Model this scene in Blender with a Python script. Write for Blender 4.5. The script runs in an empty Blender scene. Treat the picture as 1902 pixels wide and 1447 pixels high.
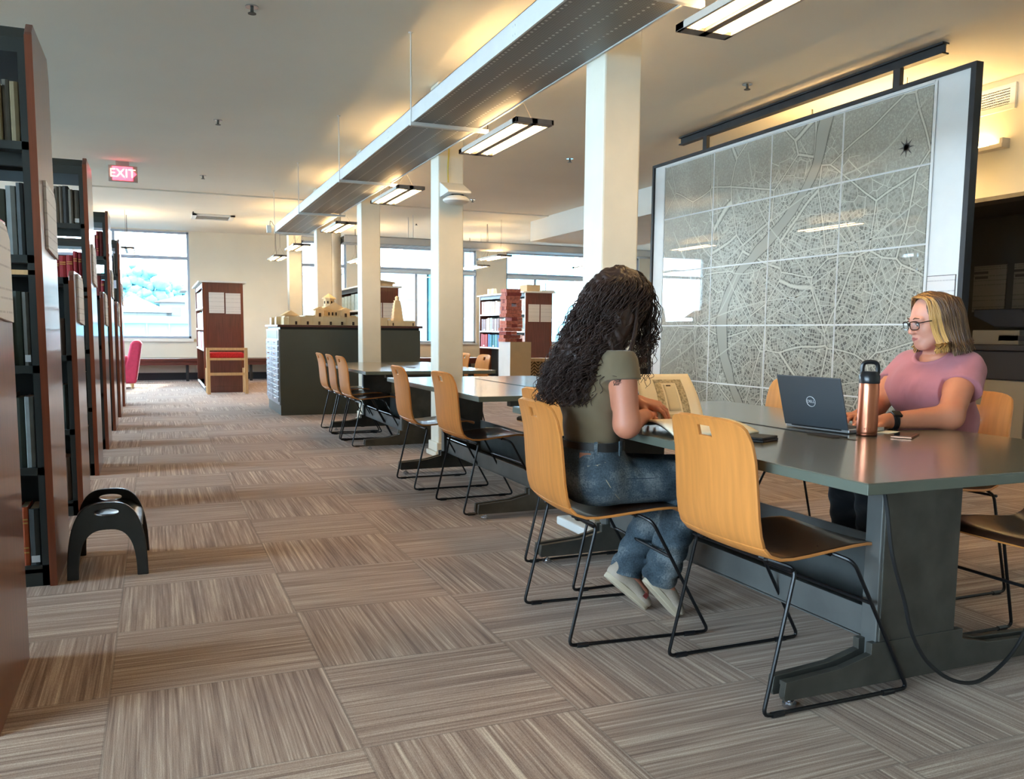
import bpy, math, random
import numpy as np
from mathutils import Vector, Matrix
random.seed(7); RNG = np.random.default_rng(5)
SC = bpy.context.scene
COL = SC.collection
PI = math.pi
CEIL = 3.34

def lin(c):
    out = []
    for v in c[:3]:
        v = v/255.0
        out.append(v/12.92 if v <= 0.04045 else ((v+0.055)/1.055)**2.4)
    return (*out, 1.0)

# ------------------------------------------------------------------ materials
MATS = {}
def new_mat(name):
    m = bpy.data.materials.new(name); m.use_nodes = True
    nt = m.node_tree; b = nt.nodes['Principled BSDF']
    MATS[name] = m
    return m, nt, b
def N(nt, t, **kw):
    n = nt.nodes.new(t)
    for k, v in kw.items():
        if k.startswith('i_'): n.inputs[k[2:].replace('_', ' ')].default_value = v
        else: setattr(n, k, v)
    return n
def L(nt, a, b): nt.links.new(a, b)
def ramp(nt, fac, stops):
    r = nt.nodes.new('ShaderNodeValToRGB')
    e = r.color_ramp.elements
    while len(e) < len(stops): e.new(0.5)
    for i, (p, c) in enumerate(stops): e[i].position = p; e[i].color = c if len(c) == 4 else lin(c)
    L(nt, fac, r.inputs['Fac']); return r
def mat(name, rgb, rough=0.5, metal=0.0, var=0.0, scale=8.0, stretch=(1, 1, 1), bump=0.0, bscale=60.0, coat=0.0, spec=0.5, sheen=0.0, detail=4.0):
    """plain surface with a procedural tone variation and bump"""
    if name in MATS: return MATS[name]
    m, nt, b = new_mat(name)
    c = lin(rgb)
    b.inputs['Base Color'].default_value = c
    b.inputs['Roughness'].default_value = rough
    b.inputs['Metallic'].default_value = metal
    b.inputs['Specular IOR Level'].default_value = spec
    if coat: b.inputs['Coat Weight'].default_value = coat; b.inputs['Coat Roughness'].default_value = 0.08
    if sheen: b.inputs['Sheen Weight'].default_value = sheen
    tc = N(nt, 'ShaderNodeTexCoord')
    if var:
        mp = N(nt, 'ShaderNodeMapping'); mp.inputs['Scale'].default_value = stretch
        L(nt, tc.outputs['Object'], mp.inputs['Vector'])
        no = N(nt, 'ShaderNodeTexNoise'); no.inputs['Scale'].default_value = scale; no.inputs['Detail'].default_value = detail
        L(nt, mp.outputs['Vector'], no.inputs['Vector'])
        lo = tuple(v*(1-var) for v in c[:3])+(1,); hi = tuple(min(1, v*(1+var)) for v in c[:3])+(1,)
        r = ramp(nt, no.outputs['Fac'], [(0.3, lo), (0.7, hi)])
        L(nt, r.outputs['Color'], b.inputs['Base Color'])
    if bump:
        no2 = N(nt, 'ShaderNodeTexNoise'); no2.inputs['Scale'].default_value = bscale
        L(nt, tc.outputs['Object'], no2.inputs['Vector'])
        bp = N(nt, 'ShaderNodeBump'); bp.inputs['Strength'].default_value = bump; bp.inputs['Distance'].default_value = 0.004
        L(nt, no2.outputs['Fac'], bp.inputs['Height']); L(nt, bp.outputs['Normal'], b.inputs['Normal'])
    return m
def emis(name, rgb, strength):
    if name in MATS: return MATS[name]
    m, nt, b = new_mat(name)
    b.inputs['Base Color'].default_value = (0.8, 0.8, 0.8, 1)
    b.inputs['Emission Color'].default_value = (*rgb, 1) if max(rgb) <= 1.01 else lin(rgb)
    b.inputs['Emission Strength'].default_value = strength
    return m

# ------------------------------------------------------------------ mesh building
class MB:
    def __init__(s): s.v = []; s.f = []; s.m = []
    def add(s, vs, fs, mi=0):
        o = len(s.v); s.v.extend([tuple(p) for p in vs]); s.f.extend([tuple(i+o for i in f) for f in fs]); s.m.extend([mi]*len(fs)); return s
    def box(s, x0, x1, y0, y1, z0, z1, mi=0):
        return s.add([(x0,y0,z0),(x1,y0,z0),(x1,y1,z0),(x0,y1,z0),(x0,y0,z1),(x1,y0,z1),(x1,y1,z1),(x0,y1,z1)],
                     [(0,3,2,1),(4,5,6,7),(0,1,5,4),(1,2,6,5),(2,3,7,6),(3,0,4,7)], mi)
    def mbox(s, M, dx, dy, dz, mi=0):
        c = [M @ Vector(p) for p in [(-dx,-dy,-dz),(dx,-dy,-dz),(dx,dy,-dz),(-dx,dy,-dz),(-dx,-dy,dz),(dx,-dy,dz),(dx,dy,dz),(-dx,dy,dz)]]
        return s.add(c, [(0,3,2,1),(4,5,6,7),(0,1,5,4),(1,2,6,5),(2,3,7,6),(3,0,4,7)], mi)
    def prism(s, poly, axis, a, b, mi=0):
        """poly: list of 2D points; axis 'y': (x,z) extruded along y from a to b; 'x': (y,z); 'z': (x,y)"""
        n = len(poly)
        def P(p, t): return (p[0], t, p[1]) if axis == 'y' else ((t, p[0], p[1]) if axis == 'x' else (p[0], p[1], t))
        vs = [P(p, a) for p in poly]+[P(p, b) for p in poly]
        fs = [tuple(range(n)), tuple(range(2*n-1, n-1, -1))]
        for i in range(n):
            j = (i+1) % n; fs.append((i, i+n, j+n, j))
        return s.add(vs, fs, mi)
    def cyl(s, c, r, z0, z1, n=16, r2=None, mi=0):
        r2 = r if r2 is None else r2
        vs = [(c[0]+r*math.cos(2*PI*i/n), c[1]+r*math.sin(2*PI*i/n), z0) for i in range(n)]+[(c[0]+r2*math.cos(2*PI*i/n), c[1]+r2*math.sin(2*PI*i/n), z1) for i in range(n)]
        fs = [tuple(range(n-1, -1, -1)), tuple(range(n, 2*n))]+[(i, (i+1) % n, (i+1) % n+n, i+n) for i in range(n)]
        return s.add(vs, fs, mi)
    def lathe(s, c, prof, n=24, mi=0):
        """prof: (r, z) from bottom to top"""
        vs = []
        for r, z in prof:
            for i in range(n): vs.append((c[0]+r*math.cos(2*PI*i/n), c[1]+r*math.sin(2*PI*i/n), c[2]+z))
        fs = []
        for k in range(len(prof)-1):
            for i in range(n):
                j = (i+1) % n; fs.append((k*n+i, k*n+j, (k+1)*n+j, (k+1)*n+i))
        fs.append(tuple(range(n-1, -1, -1))); fs.append(tuple(range((len(prof)-1)*n, len(prof)*n)))
        return s.add(vs, fs, mi)
    def tube(s, path, r, n=8, closed=False, mi=0, sub=0):
        P = [Vector(p) for p in path]
        if sub: P = smooth_path(P, sub, closed)
        m = len(P); rs = r if hasattr(r, '__len__') else [r]*m
        vs = []; up = None
        for i in range(m):
            if closed: t = P[(i+1) % m]-P[i-1]
            else: t = P[min(i+1, m-1)]-P[max(i-1, 0)]
            if t.length < 1e-9: t = Vector((0, 0, 1))
            t.normalize()
            if up is None:
                up = Vector((0, 0, 1)) if abs(t.z) < 0.9 else Vector((1, 0, 0))
            a = up - t*up.dot(t)
            if a.length < 1e-6: a = t.orthogonal()
            a.normalize(); b = t.cross(a); up = a
            for k in range(n):
                w = 2*PI*k/n; vs.append(P[i]+(a*math.cos(w)+b*math.sin(w))*rs[i])
        fs = []
        for i in range(m if closed else m-1):
            i2 = (i+1) % m
            for k in range(n):
                k2 = (k+1) % n; fs.append((i*n+k, i*n+k2, i2*n+k2, i2*n+k))
        if not closed: fs.append(tuple(range(n-1, -1, -1))); fs.append(tuple(range((m-1)*n, m*n)))
        return s.add(vs, fs, mi)
    def ell(s, c, r, n=12, m=8, mi=0):
        prof = [(math.sin(PI*k/m), -math.cos(PI*k/m)) for k in range(m+1)]
        vs = []
        for a, z in prof:
            for i in range(n): vs.append((c[0]+r[0]*a*math.cos(2*PI*i/n), c[1]+r[1]*a*math.sin(2*PI*i/n), c[2]+r[2]*z))
        fs = [(k*n+i, k*n+(i+1) % n, (k+1)*n+(i+1) % n, (k+1)*n+i) for k in range(m) for i in range(n)]
        return s.add(vs, fs, mi)
    def xf(s, M): s.v = [tuple(M @ Vector(p)) for p in s.v]; return s
    def build(s, name, mats, parent=None, world=False, smooth=False, bevel=0.0, seg=2, base=False):
        vs = s.v
        loc = (0, 0, 0)
        if parent is not None and world:
            L0 = parent.location; M = Matrix.Rotation(-parent.rotation_euler.z, 3, 'Z')
            vs = [tuple(M @ (Vector(p)-L0)) for p in vs]
        if parent is None and base:
            xs = [p[0] for p in vs]; ys = [p[1] for p in vs]; zs = [p[2] for p in vs]
            loc = ((min(xs)+max(xs))/2, (min(ys)+max(ys))/2, min(zs))
            vs = [(p[0]-loc[0], p[1]-loc[1], p[2]-loc[2]) for p in vs]
        me = bpy.data.meshes.new(name); me.from_pydata(vs, [], s.f); me.validate()
        ml = mats if isinstance(mats, (list, tuple)) else [mats]
        for m in ml: me.materials.append(m)
        if len(ml) > 1 and len(me.polygons) == len(s.m):
            me.polygons.foreach_set('material_index', s.m)
        if smooth:
            me.polygons.foreach_set('use_smooth', [True]*len(me.polygons))
            try: me.set_sharp_from_angle(angle=math.radians(40))
            except Exception: pass
        me.update()
        o = bpy.data.objects.new(name, me); COL.objects.link(o); o.location = loc
        if parent is not None: o.parent = parent
        if bevel:
            b = o.modifiers.new('bevel', 'BEVEL'); b.width = bevel; b.segments = seg; b.limit_method = 'ANGLE'; b.angle_limit = math.radians(40)
        return o
def smooth_path(P, sub, closed=False):
    out = []; m = len(P)
    rng = range(m if closed else m-1)
    for i in rng:
        p0 = P[i-1] if (closed or i > 0) else P[0]; p1 = P[i]; p2 = P[(i+1) % m] ; p3 = P[(i+2) % m] if (closed or i+2 < m) else P[-1]
        for k in range(sub):
            t = k/sub
            out.append(0.5*((2*p1)+(p2-p0)*t+(2*p0-5*p1+4*p2-p3)*t*t+(3*p1-p0-3*p2+p3)*t**3))
    if not closed: out.append(P[-1])
    return out
def round_path(P, r, n=5):
    """polyline with filleted corners"""
    P = [Vector(p) for p in P]; out = [P[0]]
    for i in range(1, len(P)-1):
        a = P[i]+(P[i-1]-P[i]).normalized()*r; b = P[i]+(P[i+1]-P[i]).normalized()*r
        for k in range(n+1):
            t = k/n; out.append(a*(1-t)**2+P[i]*2*t*(1-t)+b*t*t)
    out.append(P[-1]); return out

def tag(o, label=None, cat=None, group=None, kind=None):
    if label: o['label'] = label
    if cat: o['category'] = cat
    if group: o['group'] = group
    if kind: o['kind'] = kind
    return o
def thing(name, label, cat, loc=(0, 0, 0), rz=0.0, group=None):
    o = bpy.data.objects.new(name, None); COL.objects.link(o)
    o.empty_display_size = 0.1; o.location = loc; o.rotation_euler = (0, 0, rz)
    return tag(o, label, cat, group)
def struct(name, mb, m, **kw):
    o = mb.build(name, m, **kw); o['kind'] = 'structure'; return o
def dup(root, loc, rz, label, group=None):
    r = root.copy(); COL.objects.link(r); r.location = loc; r.rotation_euler = (0, 0, rz); r['label'] = label
    if group: r['group'] = group
    for ch in list(root.children):
        c = ch.copy(); COL.objects.link(c); c.parent = r
        for g in list(ch.children):
            d = g.copy(); COL.objects.link(d); d.parent = c
    return r
def text_obj(name, body, size, M, m, parent=None, ext=0.0006, align='CENTER', kind=None):
    cu = bpy.data.curves.new(name, 'FONT'); cu.body = body; cu.size = size; cu.extrude = ext; cu.align_x = align; cu.align_y = 'CENTER'
    cu.materials.append(m)
    o = bpy.data.objects.new(name, cu); COL.objects.link(o)
    me = bpy.data.meshes.new_from_object(o.evaluated_get(bpy.context.evaluated_depsgraph_get())); me.name = name
    bpy.data.objects.remove(o); bpy.data.curves.remove(cu)
    o = bpy.data.objects.new(name, me); COL.objects.link(o)
    if parent is not None:
        o.parent = parent
        P = Matrix.Translation(parent.location) @ Matrix.Rotation(parent.rotation_euler.z, 4, 'Z')
        o.matrix_basis = P.inverted() @ M
    else: o.matrix_world = M
    return o
ORD = ['first','second','third','fourth','fifth','sixth','seventh','eighth','ninth','tenth','eleventh','twelfth','thirteenth','fourteenth','fifteenth','sixteenth','seventeenth','eighteenth','nineteenth','twentieth','twenty-first','twenty-second','twenty-third','twenty-fourth']
# ------------------------------------------------------------------ the materials
wall_m = mat('wall_paint', (226, 222, 206), 0.85, var=0.03, scale=2)
wall_bright = mat('wall_paint_white', (232, 232, 224), 0.8, var=0.02, scale=2)
ceil_m = mat('ceiling_paint', (232, 229, 217), 0.9, var=0.03, scale=0.8)
col_m = mat('column_paint', (228, 222, 205), 0.6, var=0.04, scale=5, bump=0.05, bscale=12)
white_metal = mat('white_powder_metal', (222, 224, 222), 0.5, var=0.03)
duct_under = mat('perforated_duct_metal', (150, 153, 152), 0.5, metal=0.2)
dark_steel = mat('dark_steel', (74, 72, 66), 0.42, metal=0.35, var=0.25, scale=9, bump=0.03)
shelf_steel = mat('charcoal_shelf_steel', (42, 48, 47), 0.5, var=0.1)
blue_steel = mat('grey_channel_steel', (104, 106, 104), 0.35, metal=0.4, var=0.15, scale=6)
black_metal = mat('black_wire_metal', (18, 18, 20), 0.35, metal=0.3)
frame_black = mat('blackened_frame_steel', (50, 52, 55), 0.5, metal=0.4, var=0.2, scale=7)
chrome = mat('chrome', (200, 200, 205), 0.2, metal=1.0)
black_plastic = mat('black_plastic', (22, 23, 26), 0.28)
rubber = mat('black_rubber', (14, 14, 15), 0.6)
white_paint = mat('white_board_paint', (226, 229, 228), 0.6, var=0.02)
paper = mat('white_paper', (224, 222, 214), 0.7)
paper_warm = mat('cream_paper', (246, 232, 204), 0.75, var=0.03, scale=3)
ink = mat('printed_ink', (70, 68, 66), 0.7)
maple = mat('maple_plywood', (208, 134, 66), 0.36, var=0.10, scale=3.5, stretch=(1, 14, 1.2), coat=0.15, detail=6)
maple_in = mat('maple_inner_face', (206, 142, 80), 0.3, var=0.08, scale=3.5, stretch=(1, 14, 1.2), coat=0.2)
seat_brown = mat('brown_seat_laminate', (66, 40, 26), 0.3, var=0.12, scale=4, stretch=(1.5, 12, 1), coat=0.3)
mahog = mat('mahogany_panel', (108, 60, 47), 0.3, var=0.22, scale=5, stretch=(9, 9, 0.7), coat=0.5, detail=6)
mahog_edge = mat('mahogany_edge', (122, 62, 38), 0.35, var=0.2, scale=6, stretch=(9, 9, 0.6), coat=0.3)
cherry = mat('cherry_bench_wood', (84, 42, 34), 0.35, var=0.2, scale=5, stretch=(1, 8, 8))
birch = mat('birch_wood', (222, 184, 134), 0.45, var=0.1, scale=6, stretch=(6, 6, 1))
model_wood = mat('balsa_model_wood', (232, 208, 164), 0.65, var=0.06, scale=12)
model_dark = mat('model_openings', (60, 40, 26), 0.8)
brick_red = mat('red_carton_wood', (196, 112, 92), 0.6, var=0.28, scale=28)
brick_dark = mat('red_block_side', (150, 62, 54), 0.6, var=0.2, scale=20)
card = mat('tan_card', (206, 182, 146), 0.75, var=0.04)
green_grey = mat('green_grey_laminate', (76, 80, 74), 0.45, var=0.06, scale=3)
drawer_m = mat('pale_steel_drawers', (150, 160, 172), 0.35, metal=0.4, var=0.08)
armchair_m = mat('crimson_upholstery', (186, 44, 80), 0.8, var=0.1, scale=20, bump=0.2, bscale=200, sheen=0.3)
red_fabric = mat('red_woven_seat', (216, 40, 44), 0.8, var=0.25, scale=60)
kick_m = mat('dark_base_trim', (56, 56, 58), 0.6)
sign_red = emis('exit_sign_red', (255, 40, 80), 1.1)
sign_edge = emis('exit_sign_letters', (255, 170, 150), 1.0)
sign_case = mat('sign_case', (176, 172, 160), 0.5)
lamp_glow = emis('warm_fluorescent', (1.0, 0.66, 0.30), 22.0)
lamp_dim = emis('warm_lens', (1.0, 0.55, 0.22), 2.6)
lamp_body = mat('lamp_housing', (120, 112, 108), 0.5, metal=0.3)
lamp_side = mat('lamp_side_rail', (196, 190, 180), 0.5)
denim = None

def carpet():
    m, nt, b = new_mat('striped_carpet_tiles')
    tc = N(nt, 'ShaderNodeTexCoord'); sp = N(nt, 'ShaderNodeSeparateXYZ'); L(nt, tc.outputs['Object'], sp.inputs[0])
    def M(op, a, c=None, d=None):
        n = N(nt, 'ShaderNodeMath', operation=op)
        for i, x in enumerate((a, c, d)):
            if x is None: continue
            if isinstance(x, (int, float)): n.inputs[i].default_value = x
            else: L(nt, x, n.inputs[i])
        return n.outputs[0]
    u = M('DIVIDE', M('ADD', sp.outputs['X'], 0.168), 0.664); v = M('DIVIDE', M('ADD', sp.outputs['Y'], 0.218), 0.616)
    cu = M('FLOOR', u); cv = M('FLOOR', v); fu = M('FRACT', u); fv = M('FRACT', v)
    par = M('ABSOLUTE', M('MODULO', M('ADD', cu, cv), 2.0))
    par = M('LESS_THAN', M('ABSOLUTE', M('SUBTRACT', par, 1.0)), 0.5)
    # across-stripe and along-stripe coordinates
    def mix(a, c): return M('ADD', M('MULTIPLY', a, M('SUBTRACT', 1.0, par)), M('MULTIPLY', c, par))
    ac = mix(sp.outputs['X'], sp.outputs['Y']); al = mix(sp.outputs['Y'], sp.outputs['X'])
    seed = M('ADD', M('MULTIPLY', cu, 7.31), M('MULTIPLY', cv, 3.77))
    def noise(sa, sl, det=2.0, ro=0.5):
        cb = N(nt, 'ShaderNodeCombineXYZ'); L(nt, M('MULTIPLY', ac, sa), cb.inputs[0]); L(nt, M('MULTIPLY', al, sl), cb.inputs[1]); L(nt, seed, cb.inputs[2])
        no = N(nt, 'ShaderNodeTexNoise'); no.inputs['Scale'].default_value = 1.0; no.inputs['Detail'].default_value = det; no.inputs['Roughness'].default_value = ro
        L(nt, cb.outputs[0], no.inputs['Vector']); return no.outputs['Fac']
    n1 = noise(85, 1.2, 1.0); n2 = noise(230, 4, 2.0, 0.6); n3 = noise(14, 1.0, 1.0); n4 = noise(420, 300, 1.0)
    s = M('ADD', M('ADD', M('MULTIPLY', n1, 0.45), M('MULTIPLY', n2, 0.32)), M('ADD', M('MULTIPLY', n3, 0.13), M('MULTIPLY', n4, 0.22)))
    r = ramp(nt, s, [(0.42, (122, 94, 76)), (0.53, (158, 129, 108)), (0.61, (180, 153, 131)), (0.73, (222, 200, 174))])
    edge = M('MINIMUM', M('MINIMUM', fu, M('SUBTRACT', 1.0, fu)), M('MINIMUM', fv, M('SUBTRACT', 1.0, fv)))
    em = M('LESS_THAN', edge, 0.006)
    mx = N(nt, 'ShaderNodeMix', data_type='RGBA'); L(nt, M('MULTIPLY', em, 0.35), mx.inputs[0]); L(nt, r.outputs['Color'], mx.inputs[6]); mx.inputs[7].default_value = lin((92, 76, 64))
    L(nt, mx.outputs[2], b.inputs['Base Color'])
    b.inputs['Roughness'].default_value = 0.95; b.inputs['Specular IOR Level'].default_value = 0.1; b.inputs['Sheen Weight'].default_value = 0.15
    bp = N(nt, 'ShaderNodeBump'); bp.inputs['Strength'].default_value = 0.5; bp.inputs['Distance'].default_value = 0.004
    L(nt, s, bp.inputs['Height']); L(nt, bp.outputs['Normal'], b.inputs['Normal'])
    return m
carpet_m = carpet()

def laminate():
    m, nt, b = new_mat('grey_green_table_top')
    tc = N(nt, 'ShaderNodeTexCoord'); no = N(nt, 'ShaderNodeTexNoise'); no.inputs['Scale'].default_value = 40; no.inputs['Detail'].default_value = 3
    L(nt, tc.outputs['Object'], no.inputs['Vector'])
    r = ramp(nt, no.outputs['Fac'], [(0.3, (98, 95, 82)), (0.7, (107, 104, 90))]); L(nt, r.outputs['Color'], b.inputs['Base Color'])
    b.inputs['Roughness'].default_value = 0.22; b.inputs['Specular IOR Level'].default_value = 0.75; b.inputs['Coat Weight'].default_value = 0.35; b.inputs['Coat Roughness'].default_value = 0.12
    return m
table_m = laminate()
table_edge = mat('grey_green_edge_band', (90, 95, 84), 0.4, var=0.05)

def pane(name='window_glass', tint=(0.92, 0.98, 1.0)):
    m, nt, b = new_mat(name)
    nt.nodes.remove(b); out = nt.nodes['Material Output']
    tr = N(nt, 'ShaderNodeBsdfTransparent'); tr.inputs['Color'].default_value = (*tint, 1)
    gl = N(nt, 'ShaderNodeBsdfGlossy'); gl.inputs['Roughness'].default_value = 0.02
    fr = N(nt, 'ShaderNodeFresnel'); fr.inputs['IOR'].default_value = 1.45
    mx = N(nt, 'ShaderNodeMixShader'); L(nt, fr.outputs[0], mx.inputs[0]); L(nt, tr.outputs[0], mx.inputs[1]); L(nt, gl.outputs[0], mx.inputs[2]); L(nt, mx.outputs[0], out.inputs[0])
    return m
glass_m = pane()
blind_m = mat('pale_window_frame', (206, 220, 232), 0.5)
frame_m = mat('blue_grey_window_frame', (170, 184, 204), 0.5)

def city_plan():
    """engraved city plan: pale streets between hatched blocks, with a river"""
    m, nt, b = new_mat('engraved_city_plan')
    tc = N(nt, 'ShaderNodeTexCoord'); mp = N(nt, 'ShaderNodeMapping'); L(nt, tc.outputs['Object'], mp.inputs['Vector'])
    def M(op, a, c=None, cl=False):
        n = N(nt, 'ShaderNodeMath', operation=op); n.use_clamp = cl
        for i, x in enumerate((a, c)):
            if x is None: continue
            if isinstance(x, (int, float)): n.inputs[i].default_value = x
            else: L(nt, x, n.inputs[i])
        return n.outputs[0]
    sp = N(nt, 'ShaderNodeSeparateXYZ'); L(nt, mp.outputs[0], sp.inputs[0])
    y = sp.outputs['Y']; z = sp.outputs['Z']
    wn = N(nt, 'ShaderNodeTexNoise'); wn.inputs['Scale'].default_value = 0.9; wn.inputs['Detail'].default_value = 2; L(nt, mp.outputs[0], wn.inputs['Vector'])
    wv = N(nt, 'ShaderNodeVectorMath', operation='MULTIPLY_ADD'); L(nt, wn.outputs['Color'], wv.inputs[0]); wv.inputs[1].default_value = (0.16, 0.16, 0.16); L(nt, mp.outputs[0], wv.inputs[2])
    def vor(scale, feat, vec=wv):
        vo = N(nt, 'ShaderNodeTexVoronoi', feature=feat); vo.inputs['Scale'].default_value = scale; L(nt, vec.outputs[0], vo.inputs['Vector']); return vo
    big = vor(1.7, 'DISTANCE_TO_EDGE').outputs['Distance']; mid = vor(6.3, 'DISTANCE_TO_EDGE').outputs['Distance']
    mcol = vor(6.3, 'F1').outputs['Color']; ms = N(nt, 'ShaderNodeSeparateColor'); L(nt, mcol, ms.inputs[0])
    ang = M('MULTIPLY', ms.outputs[0], 3.1416); ca = M('COSINE', ang); sa = M('SINE', ang)
    pu = M('ADD', M('MULTIPLY', y, ca), M('MULTIPLY', z, sa)); pv = M('SUBTRACT', M('MULTIPLY', z, ca), M('MULTIPLY', y, sa))
    su = M('MULTIPLY', pu, M('ADD', 16.0, M('MULTIPLY', ms.outputs[1], 14.0))); sv = M('MULTIPLY', pv, M('ADD', 24.0, M('MULTIPLY', ms.outputs[2], 16.0)))
    fu = M('FRACT', su); fv = M('FRACT', sv); fine = M('MINIMUM', M('MINIMUM', fu, M('SUBTRACT', 1.0, fu)), M('MINIMUM', fv, M('SUBTRACT', 1.0, fv)))
    cb = N(nt, 'ShaderNodeCombineXYZ'); L(nt, M('FLOOR', M('MULTIPLY', su, 2.0)), cb.inputs[0]); L(nt, M('FLOOR', M('MULTIPLY', sv, 1.0)), cb.inputs[1]); L(nt, M('MULTIPLY', ms.outputs[0], 50.0), cb.inputs[2])
    wnz = N(nt, 'ShaderNodeTexWhiteNoise'); L(nt, cb.outputs[0], wnz.inputs['Vector']); cell = wnz.outputs['Color']
    f2 = M('MINIMUM', M('FRACT', M('MULTIPLY', su, 3.0)), M('FRACT', M('MULTIPLY', sv, 3.0)))
    # city density falls off from the centre
    dy = M('SUBTRACT', y, -0.25); dz = M('SUBTRACT', z, 1.25)
    d = M('SQRT', M('ADD', M('MULTIPLY', M('MULTIPLY', dy, dy), 0.7), M('MULTIPLY', M('MULTIPLY', dz, dz), 1.1)))
    ns = N(nt, 'ShaderNodeTexNoise'); ns.inputs['Scale'].default_value = 2.3; ns.inputs['Detail'].default_value = 5; L(nt, mp.outputs[0], ns.inputs['Vector'])
    dens = M('SUBTRACT', M('ADD', 1.15, M('MULTIPLY', ns.outputs['Fac'], 0.6)), M('MULTIPLY', d, 0.78), True)
    hatch = N(nt, 'ShaderNodeTexNoise'); hatch.inputs['Scale'].default_value = 60; hatch.inputs['Detail'].default_value = 6; hatch.inputs['Roughness'].default_value = 0.7
    L(nt, mp.outputs[0], hatch.inputs['Vector'])
    sc = N(nt, 'ShaderNodeSeparateColor'); L(nt, cell, sc.inputs[0])
    blk = M('GREATER_THAN', sc.outputs[0], 0.62)
    blocks = M('MULTIPLY', M('MULTIPLY', blk, M('GREATER_THAN', fine, 0.10)), M('GREATER_THAN', hatch.outputs['Fac'], 0.44))
    lines = M('LESS_THAN', f2, 0.10)
    h2 = M('GREATER_THAN', hatch.outputs['Fac'], 0.60)
    dark = M('MULTIPLY', M('ADD', M('ADD', M('MULTIPLY', blocks, 0.85), M('MULTIPLY', lines, 0.35)), M('MULTIPLY', h2, 0.35)), dens, True)
    # base tone
    base = M('ADD', 0.60, M('MULTIPLY', M('SUBTRACT', ns.outputs['Fac'], 0.5), 0.22))
    base = M('ADD', base, M('MULTIPLY', M('SUBTRACT', hatch.outputs['Fac'], 0.5), 0.5))
    v1 = M('SUBTRACT', base, M('MULTIPLY', dark, 0.52))
    st = M('MAXIMUM', M('LESS_THAN', big, 0.010), M('MULTIPLY', M('LESS_THAN', mid, 0.015), M('GREATER_THAN', dens, 0.18)))
    st2 = M('MULTIPLY', M('LESS_THAN', fine, 0.055), M('GREATER_THAN', dens, 0.45))
    st = M('MAXIMUM', st, M('MULTIPLY', st2, 0.7))
    ed = M('MULTIPLY', M('SUBTRACT', M('LESS_THAN', big, 0.024), M('LESS_THAN', big, 0.016)), 0.22)
    v2 = M('ADD', M('MULTIPLY', v1, M('SUBTRACT', 1.0, st)), M('MULTIPLY', 0.73, st))
    v3 = M('SUBTRACT', v2, ed)
    # river running from the top down to the lower right
    ry = M('ADD', M('SINE', M('MULTIPLY', z, 1.5)), 0.0)
    rv = M('ABSOLUTE', M('SUBTRACT', M('ADD', y, M('MULTIPLY', wn.outputs['Fac'], 0.8)), M('ADD', 0.35, M('MULTIPLY', ry, 0.75))))
    inr = M('LESS_THAN', rv, 0.075); bank = M('SUBTRACT', M('LESS_THAN', rv, 0.092), inr)
    v4 = M('ADD', M('MULTIPLY', v3, M('SUBTRACT', 1.0, inr)), M('MULTIPLY', 0.60, inr)); v5 = M('SUBTRACT', v4, M('MULTIPLY', bank, 0.3), True)
    r = ramp(nt, v5, [(0.0, (52, 52, 46)), (0.35, (104, 104, 95)), (0.6, (152, 152, 140)), (0.8, (206, 206, 192))])
    L(nt, r.outputs['Color'], b.inputs['Base Color'])
    b.inputs['Roughness'].default_value = 0.5; b.inputs['Coat Weight'].default_value = 1.0; b.inputs['Coat Roughness'].default_value = 0.015; b.inputs['Coat IOR'].default_value = 1.55
    return m
plan_m = city_plan()

def text_lines(name, bg, fg, scale=(60, 60), dens=0.5):
    """paper with rows of small print"""
    m, nt, b = new_mat(name)
    tc = N(nt, 'ShaderNodeTexCoord'); sp = N(nt, 'ShaderNodeSeparateXYZ'); L(nt, tc.outputs['Generated'], sp.inputs[0])
    def M(op, a, c=None):
        n = N(nt, 'ShaderNodeMath', operation=op)
        for i, x in enumerate((a, c)):
            if x is None: continue
            if isinstance(x, (int, float)): n.inputs[i].default_value = x
            else: L(nt, x, n.inputs[i])
        return n.outputs[0]
    row = M('FRACT', M('MULTIPLY', sp.outputs['Z'], 22.0)); rid = M('FLOOR', M('MULTIPLY', sp.outputs['Z'], 22.0))
    h = M('ADD', sp.outputs['X'], sp.outputs['Y'])
    cb = N(nt, 'ShaderNodeCombineXYZ'); L(nt, M('MULTIPLY', h, 30.0), cb.inputs[0]); L(nt, M('MULTIPLY', rid, 5.3), cb.inputs[1])
    no = N(nt, 'ShaderNodeTexNoise'); no.inputs['Scale'].default_value = 1.0; L(nt, cb.outputs[0], no.inputs['Vector'])
    cb2 = N(nt, 'ShaderNodeCombineXYZ'); L(nt, M('MULTIPLY', rid, 1.7), cb2.inputs[1]); no2 = N(nt, 'ShaderNodeTexWhiteNoise'); L(nt, cb2.outputs[0], no2.inputs['Vector'])
    on = M('MULTIPLY', M('MULTIPLY', M('LESS_THAN', row, 0.45), M('GREATER_THAN', no.outputs['Fac'], 0.42)), M('LESS_THAN', no2.outputs['Value'], dens))
    x = N(nt, 'ShaderNodeMix', data_type='RGBA'); L(nt, M('MULTIPLY', on, 0.35), x.inputs[0]); x.inputs[6].default_value = lin(bg); x.inputs[7].default_value = lin(fg)
    L(nt, x.outputs[2], b.inputs['Base Color']); b.inputs['Roughness'].default_value = 0.6
    return m
notice_m = text_lines('printed_notice', (226, 224, 222), (120, 112, 120), dens=0.35)
poster_m = text_lines('printed_poster', (130, 128, 122), (30, 30, 32), dens=0.6)
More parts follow.
